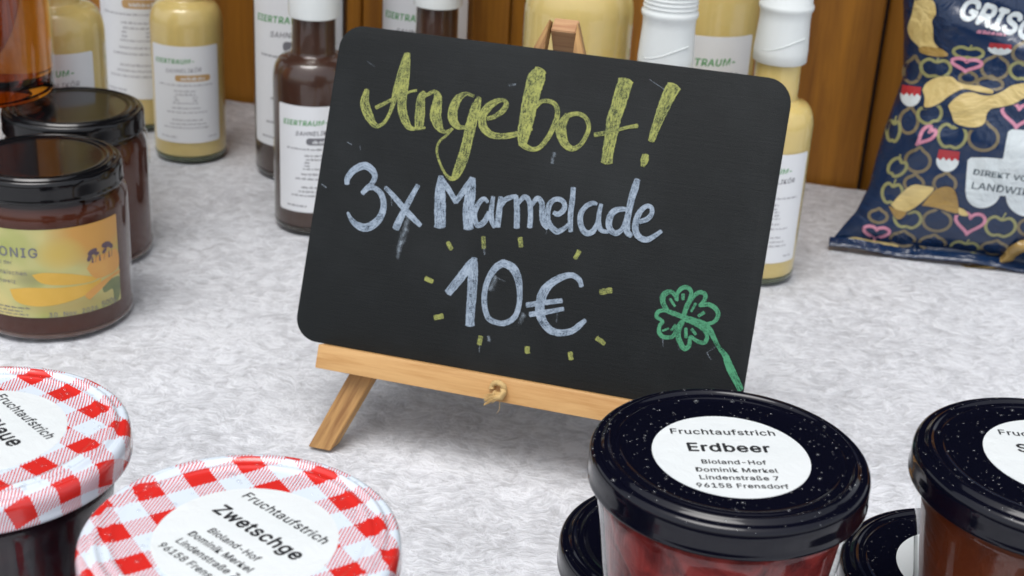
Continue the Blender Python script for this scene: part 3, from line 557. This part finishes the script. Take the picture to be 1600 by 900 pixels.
addt([(kx, ky, .0065), (kx, ky, -.010), (kx + .004, ky + .004, -.06)], .0009, 6)
pyd('rope_knot', Vr, Fr, M['rope'], es, True, 60)

# ------------------------------------------------------------------ jars
def lid_profile(R, h=.0125):
    return [(0, -.0011), (R * .3, -.0011), (R * .60, -.00105), (R * .74, -.0011), (R * .775, -.0010), (R * .79, -.0006), (R * .805, -.0004), (R * .82, -.0007), (R * .835, -.0009), (R * .855, -.0008), (R * .87, -.0002), (R * .88, .0001), (R * .892, .0001), (R * .905, -.0003), (R * .918, -.0011),
            (R * .93, -.0013), (R * .942, -.0012), (R * .955, -.0011), (R * .97, -.0013), (R * .985, -.0019), (R * .995, -.0028), (R, -.0038), (R, -.0060), (R, -h + .0030), (R * 1.0005, -h + .0018), (R * 1.005, -h + .0012), (R * 1.004, -h + .0004), (R * .992, -h), (R * .97, -h + .0004), (R * .96, -h + .003)]
def surf_z(prof, r):
    for (a, z0), (b, z1) in zip(prof, prof[1:]):
        if a <= r <= b: return z0 + (z1 - z0) * (r - a) / (b - a + 1e-9)
    return prof[0][1]
def droplets(parent, prof, R, n, ex=None, big=1.0, seed=1):
    rnd = random.Random(seed); V = []; F = []; pts = []
    tries = 0
    while len(pts) < n and tries < n * 20:
        tries += 1
        r = R * .99 * sqrt(rnd.random()); a = rnd.random() * 2 * pi; x, y = r * cos(a), r * sin(a)
        s = (.00018 + .00033 * rnd.random() ** 2.2 + (.00060 * rnd.random() if rnd.random() < .05 else 0)) * big
        if ex and (x - ex[0]) ** 2 + (y - ex[1]) ** 2 < (ex[2] + s) ** 2: continue
        if any((x - p[0]) ** 2 + (y - p[1]) ** 2 < (s + p[2]) ** 2 for p in pts): continue
        pts.append((x, y, s))
    for x, y, s in pts:
        z = surf_z(prof, sqrt(x * x + y * y)) - .00004; b = len(V); h = s * rnd.uniform(.55, .8); e = rnd.uniform(.85, 1.2); sg = 8
        for rr, hh in ((1, 0), (.93, .38), (.68, .74), (.34, .95)):
            for k in range(sg):
                q = 2 * pi * k / sg; V.append((x + s * rr * cos(q) * e, y + s * rr * sin(q) / e, z + h * hh))
        V.append((x, y, z + h))
        for j in range(3):
            for k in range(sg):
                m = (k + 1) % sg; F.append((b + j * sg + k, b + j * sg + m, b + (j + 1) * sg + m, b + (j + 1) * sg + k))
        for k in range(sg): F.append((b + 3 * sg + k, b + 3 * sg + (k + 1) % sg, b + 4 * sg))
    o = pyd('water_droplets', V, F, M['drop'], parent, True); o['kind'] = 'stuff'; return o
def sticker(parent, cx, cy, z, rad, lines, rot, italic=0.0):
    """round paper sticker; lines = (text, size, y, bold)"""
    P = [(cx + rad * cos(2 * pi * k / 96), cy + rad * sin(2 * pi * k / 96)) for k in range(96)]
    st = prism('lid_sticker', P, .00012, M['sticker'], parent, 0); st.location.z = z + .00014
    bms = []
    for s, size, y, bold, *dx in lines:
        b = text_bm(s, size, bold, italic, 'CENTER', 1.06, 3); xf(b, dx[0] if dx else 0, y); bms.append(b)
    j = join_bm(bms); xf(j, cx, cy, rot)
    # rotate about the sticker's own centre
    me = bpy.data.meshes.new('lettering')
    for v in j.verts: v.co.z += .00003
    j.to_mesh(me); j.free(); link('lettering', me, M['ink'], st, False)
    return st
ADDR = [('Bioland-Hof', .0044, -.0050, .00009), ('Dominik Merkel', .0044, -.0094, .00009), ('Lindenstraße 7', .0044, -.0136, .00009), ('96158 Frensdorf', .0044, -.0179, .00009)]
def fruit_lines(name, big=.0084, addr=True, dx=0.0):
    return [('Fruchtaufstrich', .0060, .0120, .00010), (name, big * 1.08, .0021, .00022, dx)] + (ADDR if addr else [])
def tapered_jar(loc, R, H, lidmat, jammat, label, cat='jam jar', group=None, stick=None, ndrop=0, seed=1, phase=0.0, name='jam_jar', word='jam', shift=(0, 0)):
    t = thing(name, label, cat, loc, 0, group); rt = R * .935; rb = R * .76; hz = H - (.0104 if lidmat is M['lid'] else .0094)
    lathe('glass', [(0, .0022), (rb - .006, .0024), (rb - .004, .0004), (rb - .0015, .0002), (rb, .0016), (rb + (rt - rb) * .5, hz * .5), (rt - .0006, hz - .007), (rt + .0002, hz - .0045), (rt + .0003, hz - .003), (rt - .0004, hz - .0015), (rt - .0006, hz + .003)], M['glass'], t, 96, 60)
    lathe(word, [(0, .0036), (rb - .0045, .0036), (rb - .0018, .0050), (rb + (rt - rb) * .5 - .0016, hz * .5), (rt - .0026, hz - .008), (rt - .0030, hz - .0030), (rt - .004, hz - .0022), (0, hz - .0022)], jammat, t, 80, 50)
    prof = lid_profile(R, .0110 if lidmat is M['lid'] else .0100); ld = lathe('lid', prof, lidmat, t, 128, 50, uvrad=True); ld.color = (*[q % 1 for q in shift], 0, 1); ld.location.z = H; ld.rotation_euler.z = phase
    ex = None
    if stick:
        sx, sy, rad, lines, rot = stick[:5]; sticker(t, sx, sy, H - .0011, rad, lines, rot, stick[5] if len(stick) > 5 else 0); ex = (sx, sy, rad)
    if ndrop:
        dr = droplets(ld, prof, R, ndrop, None if not ex else (ex[0] * cos(-phase) - ex[1] * sin(-phase), ex[0] * sin(-phase) + ex[1] * cos(-phase), ex[2]), 1.0 if lidmat is M['lid'] else 1.5, seed)
    return t
RL = .0414
tapered_jar((.0671, .3724, .0690), RL, .069, M['lid'], M['strawberry'], 'strawberry jam jar with wet black lid and round sticker reading Erdbeer', group='black lidded jam jars',
            stick=(.0001, -.0018, .0233, fruit_lines('Erdbeer'), radians(4.5)), ndrop=330, seed=3)
tapered_jar((.1653, .3787, .0690), RL, .069, M['lid'], M['apricot'], 'brownish red jam jar with black lid cut off by the right edge of the photo', group='black lidded jam jars',
            stick=(.0029, .0018, .0233, fruit_lines('Schlehe'), radians(-2)), ndrop=330, seed=4)
tapered_jar((.0630, .4265, 0), RL, .0688, M['lid'], M['strawberry'], 'lower jar whose black lid peeks out left behind the Erdbeer jar', group='black lidded jam jars', ndrop=260, seed=5)
tapered_jar((.1608, .4200, 0), RL, .0688, M['lid'], M['apricot'], 'lower black lidded jar between the Erdbeer jar and the brownish red jar', group='black lidded jam jars',
            stick=(.0012, .0012, .0233, fruit_lines('Erdbeer'), radians(168)), ndrop=260, seed=6)
tapered_jar((.0630, .3395, 0), RL, .0688, M['lid'], M['strawberry'], 'front lower black lidded jar carrying the Erdbeer jar', group='black lidded jam jars')
tapered_jar((.1640, .3340, 0), RL, .0688, M['lid'], M['apricot'], 'front lower black lidded jar carrying the brownish red jam jar', group='black lidded jam jars')
GR = .0416
tapered_jar((-.0664, .3156, .0690), GR, .069, M['gingham'], M['plum'], 'red checked lid jar with a whole round sticker reading Zwetschge', group='jam jars with red checked lids',
            stick=(.0016, -.0019, .0239, fruit_lines('Zwetschge', .0078), radians(-39), .04), ndrop=420, seed=8, phase=radians(35), shift=(.25 - .09, .25 - .051))
tapered_jar((-0.1496, 0.3594, .0690), GR, .069, M['gingham'], M['plum'], 'dark jam jar with red checked lid and sticker reading Blaue', group='jam jars with red checked lids',
            stick=(-0.0002, 0.0001, .0239, fruit_lines('Blaue', .0088, dx=.0045), radians(-45), .04), ndrop=420, seed=9, phase=radians(53), shift=(0.2651, 1.1277))
tapered_jar((-.0664, .3156, 0), GR, .0688, M['gingham'], M['plum'], 'lower red checked jar directly under the Zwetschge jar', group='jam jars with red checked lids')
tapered_jar((-0.1496, 0.3594, 0), GR, .0688, M['gingham'], M['plum'], 'lower red checked jar directly under the Blaue jar', group='jam jars with red checked lids')

# ---- honey jars
def curved(r, z0=0.0):
    return lambda u, v, w=0: Vector(((r + w) * sin(u / r), -(r + w) * cos(u / r), v + z0))
def bars(rows, rnd, h=.0008):
    """unreadable fine print: rows = (x0, x1, y)"""
    P = []
    for x0, x1, y in rows:
        x = x0
        while x < x1:
            w = min(rnd.uniform(.0012, .0042), x1 - x)
            if w > .0004:
                k = x
                while k < x + w:
                    g = rnd.uniform(.00030, .0006); hh = h * rnd.choice((.7, .7, 1.0)); P.append([(k, y), (min(k + g, x + w), y), (min(k + g, x + w), y + hh), (k, y + hh)]); k += g + .00018
            x += w + .0007
    return P
def honey_jar(loc, rz, label, lab=True, rad=.0422, H=.0895, mat='redhoney', seed=1):
    t = thing('honey_jar', label, 'honey jar', loc, rz, 'dark honey jars with black lids'); r = rad; z = H - .0125
    lathe('glass', [(0, .002), (r - .008, .002), (r - .006, .0002), (r - .002, .0004), (r - .0004, .0022), (r, .005), (r, .030), (r, z - .010), (r - .0006, z - .0055), (r - .0022, z - .0025), (r - .0032, z - .001), (r - .0032, z + .002)], M['glass'], t, 96, 60)
    lathe('jar_foot', [(0, .0003), (r - .006, .0003), (r - .0024, .0006), (r - .0006, .0022), (r - .0004, .0040), (0, .0041)], M['honey_base'], t, 80, 50)
    lathe('honey', [(0, .0042), (r - .006, .0042), (r - .0014, .0044), (r - .0012, .009), (r - .0016, z - .011), (r - .003, z - .0062), (r - .0045, z - .0040), (0, z - .0040)], M[mat], t, 80, 50)
    prof = [(a * (r - .0018) , z) for a, z in lid_profile(1.0, .0130)]; l = lathe('lid', prof, M['hlid'], t, 112, 50, uvrad=True); l.location.z = H
    if lab:
        fn = curved(r + .00025); g = lambda u, v, w=0: fn(u, v, w)
        lb = mapped('label', planar([rrect(-.068, .0145, .0395, .0640, .0006, 2)]), g, M['hlabel'], t, (.0025, 0))
        def dec(polys, mat, h, nm='picture_print'):
            if mat in ('petal', 'petal2', 'leafprint'): polys = [sc3(P) for P in polys]
            f2 = curved(r + .00025 + h); return mapped(nm, planar(polys), f2, M[mat], lb, (.0025, 0))
        def sm_(P): return [(x, y) for x, y, _ in catmull([(x * 1000, y * 1000, 0) for x, y in P] + [(P[0][0] * 1000, P[0][1] * 1000, 0)], .8)][:-1]
        sc3 = lambda P: [(x * .001, y * .001) for x, y in sm_(P)]
        def el(cx, cy, a, b, rot=0, n=20): return [(cx + a * cos(2 * pi * k / n) * cos(rot) - b * sin(2 * pi * k / n) * sin(rot), cy + a * cos(2 * pi * k / n) * sin(rot) + b * sin(2 * pi * k / n) * cos(rot)) for k in range(n)]
        dec([[(-.0230, .0300), (-.012, .0318), (.004, .0312), (.020, .0308), (.026, .0315), (.020, .0260), (.004, .0222), (-.010, .0212), (-.020, .0235)]], 'petal', .00008)
        dec([[(-.0105, .0390), (-.004, .0402), (.008, .0385), (.020, .0345), (.024, .0330), (.020, .0315), (.004, .0325), (-.006, .0345)]], 'petal', .00010)
        dec([[(.0175, .0395), (.022, .0440), (.030, .0450), (.0385, .0440), (.0390, .0340), (.030, .0320), (.022, .0330)], [(.018, .0215), (.032, .0290), (.0390, .0300), (.0392, .0320), (.026, .0300), (.016, .0250)]], 'petal2', .00012)
        dec([[(.026, .0290), (.036, .0290), (.0393, .0275), (.0393, .0200), (.037, .0150), (.034, .0165), (.033, .0230), (.027, .0230)]], 'leafprint', .00006)
        bee = [el(.0215, .0480, .0030, .0016, .3), el(.0195, .0450, .0020, .0012, 1.1), el(.0240, .0465, .0016, .0010, 0), el(.0305, .0495, .0032, .0017, -.1), el(.0335, .0480, .0022, .0013, -.7), el(.0290, .0465, .0018, .0010, .6)]
        bee += [[(x, .0455), (x + .0004, .0455), (x + .0008 * s, .0418), (x - .0004, .0418)] for x, s in ((.021, 1), (.0235, -1), (.0255, 1), (.029, -1), (.0318, 1), (.034, 0))]
        dec(bee, 'bee', .00016)
        fl = curved(r + .00025 + .0002); T = []
        for s, size, x, y, bold, sp in (('HONIG', .0100, -.0200, .0488, .00012, 1.15), ('aus der', .0040, -.0260, .0444, 0, 1.1), ('fränkischen', .0046, -.0228, .0386, 0, 1.1), ('Schweiz', .0046, -.0262, .0336, 0, 1.1), ('30. Nov. 2026', .0049, .0095, .0148, .00005, 1.1), ('500g', .0060, .0300, .0152, .00005, 1.0)):
            b = text_bm(s, size, bold, 0, 'CENTER', sp, 3); xf(b, x, y); T.append(b)
        T.append(planar(bars([(-.045, -.012, .0195), (-.045, -.017, .0175), (-.045, -.014, .0157)], random.Random(4), .0009)))
        mapped('lettering', join_bm(T), fl, M['grey_ink'], lb, (.0025, 0), smooth=False)
    return t
honey_jar((-.2515, .7220, 0), -atan2(-.2515, .7220),  'honey jar with yellow blossom and bee label, in front of the pair')
honey_jar((-.2625, .8105, 0), 0, 'unlabelled looking dark honey jar standing behind the blossom label jar', lab=False, seed=2)
ex_ = honey_jar((-.3620, .8180, 0), 0, 'dark honey jar hidden at the left edge under the amber honey jar', lab=False, seed=3)
t = thing('honey_jar', 'tall jar of clear amber honey standing on a black lid', 'honey jar', (-.3165, .8150, .0898))
lathe('glass', [(0, .0016), (.034, .0016), (.036, .0002), (.0392, .0004), (.0415, .0030), (.0420, .006), (.0420, .10), (.0400, .108), (.0385, .112)], M['glass'], t, 96, 60)
lathe('honey', [(0, .0030), (.020, .0030), (.034, .0031), (.0375, .0036), (.0396, .0052), (.0406, .0075), (.0408, .0095), (.0408, .014), (.0408, .05), (.0408, .088), (.0406, .094), (.0385, .104), (0, .104)], M['amber'], t, 96, 50)
prof = lid_profile(.0405, .013); l = lathe('lid', prof, M['lid'], t, 96, 50, uvrad=True); l.location.z = .124

# ------------------------------------------------------------------ bottles
def bottle(loc, rz, label, cat, kind, big=False, sc_=1.0, cap='plain', labc=0.0, pill='tan', seed=1, group=None, dz=0.0, tx=0.0):
    """rz turns the middle of the label; sizes in metres"""
    k = 1.0
    if big: r, sh, nk, cp, tp, zl0, zl1, lw, ts = .0322, .156, .180, .205, .262, .025, .130, .0735, 1.40
    else: r, sh, nk, cp, tp, zl0, zl1, lw, ts = .0255 * sc_, .0965 * sc_, .1135 * sc_, .1355 * sc_, .181 * sc_, .0155 * sc_, .0848 * sc_, .0525 * sc_, sc_
    rn = r * .545; t = thing('liqueur_bottle', label, cat, loc, rz, group); zl0 += dz; zl1 += dz
    def prof(d, zb):
        R = r - d; N = rn - d; hs = nk - sh
        P = [(0, zb), (R * .80, zb), (R * .94, zb + .0006), (R * .985, zb + (.0025 if d == 0 else .0003)), (R, zb + (.0055 if d == 0 else .0012)), (R, sh * .3), (R, sh * .6), (R, sh * .9), (R, sh)]
        for q in range(1, 9):
            a = q / 9 * pi / 2; P.append((N + (R - N) * (1 - (1 - cos(a)) ** .92) * 1.0 if False else N + (R - N) * (cos(a) ** .62), sh + hs * sin(a) ** 1.15 * .86))
        P += [(N + (R - N) * .04, sh + hs * .93), (N, nk + .001), (N * .985, cp), (N * .98, cp + .02)]
        return P
    lathe('glass', prof(0, .0003), M['glass_green'], t, 72, 60)
    lq = 'choc' if kind == 'choc' else 'eggnog'
    lathe('bottle_foot', [(0, .0004), (r * .80, .0004), (r * .94, .0010), (r * .985, .0027), (r * .992, .0046), (0, .0047)], M['choc_base' if kind == 'choc' else 'base_glass'], t, 64, 50)
    pp = prof(.0006, .0047); pp = pp[:-1] + [(0, pp[-2][1])]
    lathe('liqueur', pp, M[lq], t, 64, 50)
    rc = rn * 1.13
    if cap == 'plain':
        P = [(rc * .94, cp - .0005), (rc, cp), (rc * 1.005, cp + .004), (rc * 1.0, cp + .012), (rc * .985, tp - .004), (rc * .95, tp - .001), (rc * .8, tp), (0, tp)]
        lathe('cap', P, M['cap'], t, 64, 50)
    else:                                                            # shrink sleeve over a ridged screw cap
        zb = .1675 * sc_ if not big else cp + .04
        P = [(rc * .95, cp - .001), (rc, cp - .0004), (rc * 1.01, cp + .006), (rc * .97, cp + .016), (rc * .94, zb - .008), (rc * .945, zb - .0035), (rc * .99, zb - .0022), (rc * 1.02, zb - .0008), (rc * 1.01, zb + .0008), (rc * .95, zb + .0018)]
        z = zb + .0026
        while z < tp - .003 and cap != 'smooth': P += [(rc * .955, z), (rc * .985, z + .0008), (rc * .955, z + .0016)]; z += .0024
        P += [(rc * .93, tp - .001), (rc * .8, tp), (0, tp)]
        lathe('cap', P, M['cap'], t, 64, 60)
        V, F = [], []                                               # crinkle edge of the sleeve
        for q in (0,):
            pts = [(rc * 1.0 * sin(a), -rc * 1.0 * cos(a), cp + .0075 + .0075 * (a + .9) / 1.8 + .001 * sin(a * 3)) for a in [x * .1 - .9 for x in range(19)]]
            vv, ff = tube('', pts, .00035, None, None, 5); b = len(V); V += vv; F += [tuple(b + i for i in f) for f in ff]
        pyd('sleeve_fold', V, F, M['cap'], t, True)
    rr = r + .00018; fn = curved(rr); lb = mapped('label', planar([rrect(-lw / 2, zl0, lw / 2, zl1, .0016 * ts, 4)]), fn, M['paper'], t, (.0022, 0))
    u0 = -lw / 2; S = ts; top = zl1; rnd = random.Random(seed); hsc = (zl1 - zl0) / .068
    X = lambda x: u0 + x * .001 * S; Y = lambda y: top - y * .001 * hsc
    def put(bms, mat, h=.00006, nm='lettering'):
        mapped(nm, join_bm(bms), curved(rr + h), M[mat], lb, (.0022, 0), smooth=False)
    put([xf(text_bm('EIERTRAUM-', .0060 * S, .00016 * S, .15, 'LEFT', 1.10, 2), X(4 + tx), Y(12.5), radians(2))], 'green_ink')
    put([xf(text_bm('SAHNELIKÖR', .0052 * S, .00008, .2, 'LEFT', 1.08, 2), X(13 + tx * .7), Y(18.6), radians(3))], 'grey_ink' if kind == 'choc' or not pill else 'pale_ink')
    if pill: mapped('pill_print', planar([rrect(X(20), Y(24.2), X(45), Y(19.8), .002 * S, 4)]), curved(rr + .00005), M['grey_ink' if kind == 'choc' else 'tan_ink'], lb, (.0022, 0))
    if pill: put([planar(bars([(X(24), X(41), Y(23.2))], rnd, .0021 * S))], 'paper', .0001, 'pill_lettering')
    rows = [(7, 47, 27.5), (19, 34, 31.5), (17, 37, 43.5), (13, 42, 46.5), (17, 39, 52), (15, 41, 54.8), (10, 43, 57.5), (7, 20, 64.5), (42, 49, 64.5)]
    rows += [(20, 34, 34), (19, 22, 36), (32, 35, 36), (19, 22, 38), (32, 35, 38), (18, 36, 40)]
    put([planar(bars([(X(a), X(b), Y(c)) for a, b, c in rows], rnd, .0012 * S))], 'grey_ink' if kind == 'choc' else 'pale_ink', .00006, 'fine_print')
    return t
def face(x, y, off=0.0): return -atan2(x, y) + radians(off)
Bt = [  # x, y, kind, big, scale, cap, label turn, label text
 (-.2945, .8870, 'egg', False, 1.17, 'plain', -15, 'egg liqueur bottle behind the black honey lids at far left'),
 (-.2854, 1.0640, 'egg', True, 1, 'plain', -14, 'large egg liqueur bottle half hidden behind the smaller one, at the left'),
 (-.2374, .9920, 'egg', False, 1, 'plain', -7, 'small yellow egg liqueur bottle with fully visible label, left of the brown bottles'),
 (-.1547, .9734, 'choc', True, 1, 'plain', -6, 'large chocolate liqueur bottle behind the front brown bottle'),
 (-.1308, .8741, 'choc', False, 1, 'plain', 3, 'small chocolate liqueur bottle with white cap, left of the chalkboard'),
 (-.0699, .9990, 'choc', True, 1, 'plain', -8, 'large chocolate liqueur bottle rising behind the board near its left corner'),
 (-.0583, .9210, 'choc', False, 1, 'plain', 0, 'white capped chocolate bottle whose neck rises above the board'),
 (.0295, .8414, 'egg', True, 1, 'plain', 4, 'large egg liqueur bottle right behind the tip of the easel'),
 (.0787, .8009, 'egg', False, 1, 'sleeve', 0, 'bottle of which only the white ridged cap rises above the board'),
 (.1137, .9088, 'egg', True, 1, 'plain', -4, 'large egg liqueur bottle between the two white sleeved bottle necks'),
 (.1487, .8355, 'egg', False, 1, 'smooth', 8, 'small egg liqueur bottle with white sleeved neck at the right end of the board')]
for i, (x, y, kd, bg_, s, cp, off, lab) in enumerate(Bt):
    bottle((x, y, 0), face(x, y, off), lab, 'bottle', kd, bg_, s, cp, seed=20 + i, pill=None if i in (9, 10) else 'tan', tx={0: 7, 9: 9, 10: 6}.get(i, 0), dz={0: .006, 9: .006}.get(i, 0), group='chocolate liqueur bottles' if kd == 'choc' else 'egg liqueur bottles')

# ------------------------------------------------------------------ bag of crisps
BY, BL = radians(-10), radians(13)
eb = Vector((cos(BY), sin(BY), 0)); hb = Vector((-sin(BY), cos(BY), 0)); ub = Vector((0, 0, 1)) * cos(BL) + hb * sin(BL); nb = -(hb * cos(BL) - Vector((0, 0, 1)) * sin(BL))
def interp(x, xs, ys):
    if x <= xs[0]: return ys[0]
    for a, b, p, q in zip(xs, xs[1:], ys, ys[1:]):
        if x <= b: return p + (q - p) * (x - a) / (b - a)
    return ys[-1]
def bagw(v): return interp(v, BAG_V, BAG_W)
def bagd(u, v):
    t = min(1, max(0, (v - .006) / .07)); g = t ** .6 * (1 if v < .2 else max(0, 1 - (v - .2) / .07) ** .5)
    W = bagw(v); q = max(0, 1 - (abs(u) / W) ** 2.4)
    d = .038 * q ** .6 * g
    edge = (abs(u) / W) ** 2
    wr = .0022 * edge * noise.noise((u * 20, v * 60, 1)) + .0012 * noise.noise((u * 30, v * 42 + u * 30, 5)) * g
    # diagonal creases under the logo
    c = (v - .128 + .35 * (u + .03)); wr += .0050 * math.exp(-(c / .008) ** 2) * min(1, g) * q - .002 * math.exp(-((c - .012) / .006) ** 2) * q
    c = (v - .030 + .5 * (u - .02)); wr += -.0025 * math.exp(-(c / .005) ** 2) * q * (1 if u > 0 else math.exp(-(u / .02) ** 2))
    return d + wr * min(1, q * 3)
bag = thing('crisp_bag', 'dark blue crisp bag printed with crisps, apples, hearts and a tractor', 'crisp bag')
BMx = Matrix((eb, ub, nb)).transposed().to_4x4(); BMx.translation = Vector(BAG_O); bag.matrix_world = BMx
def bag_pt(u, v, w=0): return Vector((u, v, bagd(u, v) + w))
V = []; F = []; NU, NV = 90, 110
for side in (1, -1):
    for j in range(NV + 1):
        v = .268 * j / NV
        for i in range(NU + 1):
            s = -1 + 2 * i / NU; s = sin(s * pi / 2); W = bagw(v); u = s * W * .9999
            z = bagd(u, v) if side > 0 else -bagd(-u, v) * .75
            V.append((u, v, z + .0001 * side))
n1 = (NU + 1) * (NV + 1)
for sgn, b in ((1, 0), (-1, n1)):
    for j in range(NV):
        for i in range(NU):
            a = b + j * (NU + 1) + i; f = (a, a + 1, a + NU + 2, a + NU + 1); F.append(f if sgn > 0 else f[::-1])
pyd('bag_body', V, F, M['film'], bag, True)
V = []; F = []                                   # the right end of the seam is turned up and shows crumpled
lo_, hi_ = [catmull([(x, y, 0) for x, y in P], 1.2) for P in FOLD]; m_ = 60
for i in range(m_):
    a = lo_[int(i / (m_ - 1) * (len(lo_) - 1))]; b = hi_[int(i / (m_ - 1) * (len(hi_) - 1))]
    for k in range(6):
        q = k / 5; u = (a[0] * (1 - q) + b[0] * q) * .001; v = (a[1] * (1 - q) + b[1] * q) * .001
        V.append((u, v, bagd(u, v) + .0015 + .0045 * sin(q * pi) + .0010 * sin(i * .55 + k)))
for i in range(m_ - 1):
    for k in range(5): a = i * 6 + k; F.append((a, a + 6, a + 7, a + 1))
FOLDVF = (V, F)
# crimped bottom seam folded flat
V = []; F = []; n = 140
for i in range(n + 1):
    u = -.1455 + .291 * i / n; wv = .0006 * noise.noise((u * 260, 3, 0)) + .0030 * noise.noise((u * 26, 0, 0))
    for (dv, dz) in ((.0035, .0012), (.0005, .0042), (-.0012, .0075), (-.0020, .0070), (-.0005, .0030), (.0020, .0)):
        V.append((u, dv + wv, dz + .0015 + wv))
for i in range(n):
    for k in range(5): a = i * 6 + k; F.append((a, a + 1, a + 7, a + 6))
pyd('bottom_seam', V, F, M['film'], bag, True)
pyd('turned_up_seam', FOLDVF[0], FOLDVF[1], M['bag_dark_gold'], bag, True)
V = []; F = []
bagm = lambda h: (lambda u, v, w=0: bag_pt(u, v, h + w))
def oring(P, w):                       # closed outline ribbon
    return P + [P[0], P[1]], w
def motif_out(t, a, b, rot):
    P = []
    for k in range(36):
        q = 2 * pi * k / 36
        if t == 'o':
            rr = 1.0; x, y = cos(q), sin(q) * .96
            if .25 < k / 36 < .0: pass
            pk = math.exp(-((q - pi / 2) / .22) ** 2); y += .28 * pk
        elif t == 'a':
            x, y = cos(q), sin(q); y *= .95; y -= .36 * math.exp(-((q - pi / 2) / .33) ** 2); y += .20 * math.exp(-((q - 3 * pi / 2) / .30) ** 2); x *= 1.0 + .06 * sin(q)
        else:
            s = q - pi / 2; x = 16 * sin(s) ** 3 / 16; y = (13 * cos(s) - 5 * cos(2 * s) - 2 * cos(3 * s) - cos(4 * s)) / 16
        X, Y = x * a, y * b; r = radians(rot); P.append((X * cos(r) - Y * sin(r), X * sin(r) + Y * cos(r)))
    return P
groups = {'a': [], 'o': [], 'h': []}
for t, u, v, a, b, r in MOTIF:
    if abs(u) > 118: continue
    if t == 's':
        def sh(pts): return [(u + x * a, v + y * b) for x, y in pts]
        red = sh([(-.88, 1), (.88, 1), (.92, .1), (.6, .35), (.35, .02), (.1, .32), (-.12, .02), (-.38, .32), (-.62, 0), (-.92, .2)]); wh = sh([(-.97, .15)] + [(-.97 * cos(q * pi / 12), .1 - 1.1 * sin(q * pi / 12)) for q in range(1, 12)] + [(.97, .15), (.6, .38), (.35, .04), (.1, .34), (-.12, .04), (-.38, .34), (-.62, .02)])
        mapped('shield_print', planar([[(x * .001, y * .001) for x, y in wh]]), bagm(.00035), M['bag_white'], bag, .004)
        mapped('shield_print', planar([[(x * .001, y * .001) for x, y in red]]), bagm(.00045), M['bag_red'], bag, .004)
        continue
    P = motif_out(t, a, b, r); P = [(u + x, v + y, 1.9 if t != 'h' else 2.1) for x, y in P]; P.append(P[0])
    groups[t].append(P)
    if t == 'a': groups[t].append([(u, v + b * .7, 1.0), (u + a * .15, v + b * 1.25, 1.0)])
for t, nm, mt, h in (('o', 'onion_print', 'bag_tan', .00020), ('a', 'apple_print', 'bag_green', .00024), ('h', 'heart_print', 'bag_pink', .00028)):
    Vv, Ff, Uu = ribbons(groups[t], 1.0, 0, .001, 0, .000002, False)
    Vv = [tuple(bag_pt(x, y, h + z)) for x, y, z in Vv]; o = pyd(nm, Vv, Ff, M[mt], bag, True); o['kind'] = 'stuff'
for i, (t, P) in enumerate(CRISP):
    cx = sum(p[0] for p in P) / len(P); cy = sum(p[1] for p in P) / len(P)
    sm = catmull([(x, y, 0) for x, y in P] + [(*P[0], 0)], 1.0)[:-1]
    o = mapped('crisp_shadow_print', planar([[((cx + (x - cx) * 1.06 + .25) * .001, (cy + (y - cy) * 1.08 - .5) * .001) for x, y, _ in sm]]), bagm(.00032), M['film'], bag, .004) 
    mapped('crisp_print', planar([[(x * .001, y * .001) for x, y, _ in sm]]), bagm(.00050 + .00003 * i), M['bag_gold' if t == 'Y' else 'bag_dark_gold'], bag, .004)
sm = catmull([(x, y, 0) for x, y in TRACTOR] + [(*TRACTOR[0], 0)], 1.5)[:-1]
polys = [[(x * .001, y * .001) for x, y in TRACTOR]]
mapped('tractor_print', planar(polys), bagm(.00055), M['bag_white'], bag, .004)
for x, y, r in WHEELS: mapped('wheel_print', planar([[((x + r * cos(2 * pi * k / 40)) * .001, (y + r * sin(2 * pi * k / 40)) * .001) for k in range(40)]]), bagm(.00062), M['bag_white'], bag, .004)
def bagtext(s, key, mat, h, bold, shear=0, capk=.72, spacing=1.0, wfit=None, extra=0.0):
    (x0, y0), (x1, y1), (x2, y2) = BAGTXT[key]; hgt = math.hypot(x2 - x0, y2 - y0) * .001; rot = atan2(y1 - y0, x1 - x0) + extra
    b = text_bm(s, hgt / capk, bold, shear, 'LEFT', spacing, 3)
    w = max(v.co.x for v in b.verts) - min(v.co.x for v in b.verts)
    sx = (wfit * .001 / w) if wfit else 1
    xf(b, 0, 0, 0, 0, sx, 1); xf(b, x0 * .001, y0 * .001, rot)
    mapped('lettering', b, bagm(h), M[mat], bag, .003, smooth=False)
bagtext('DIREKT VOM', 'D', 'bag_ink', .0008, .00008, wfit=37)
bagtext('LANDWIRT', 'L', 'bag_ink', .0008, .00009, wfit=39)
bagtext('GRISC', 'G', 'bag_white', .0006, .0009, .15, .60, wfit=46, extra=radians(-4))
(x0, y0), _, _ = BAGTXT['k']
mapped('fine_print', planar(bars([(x0 * .001, x0 * .001 + .0165, y0 * .001)], random.Random(9), .0022)), bagm(.0006), M['bag_pink'], bag, .004, smooth=False)
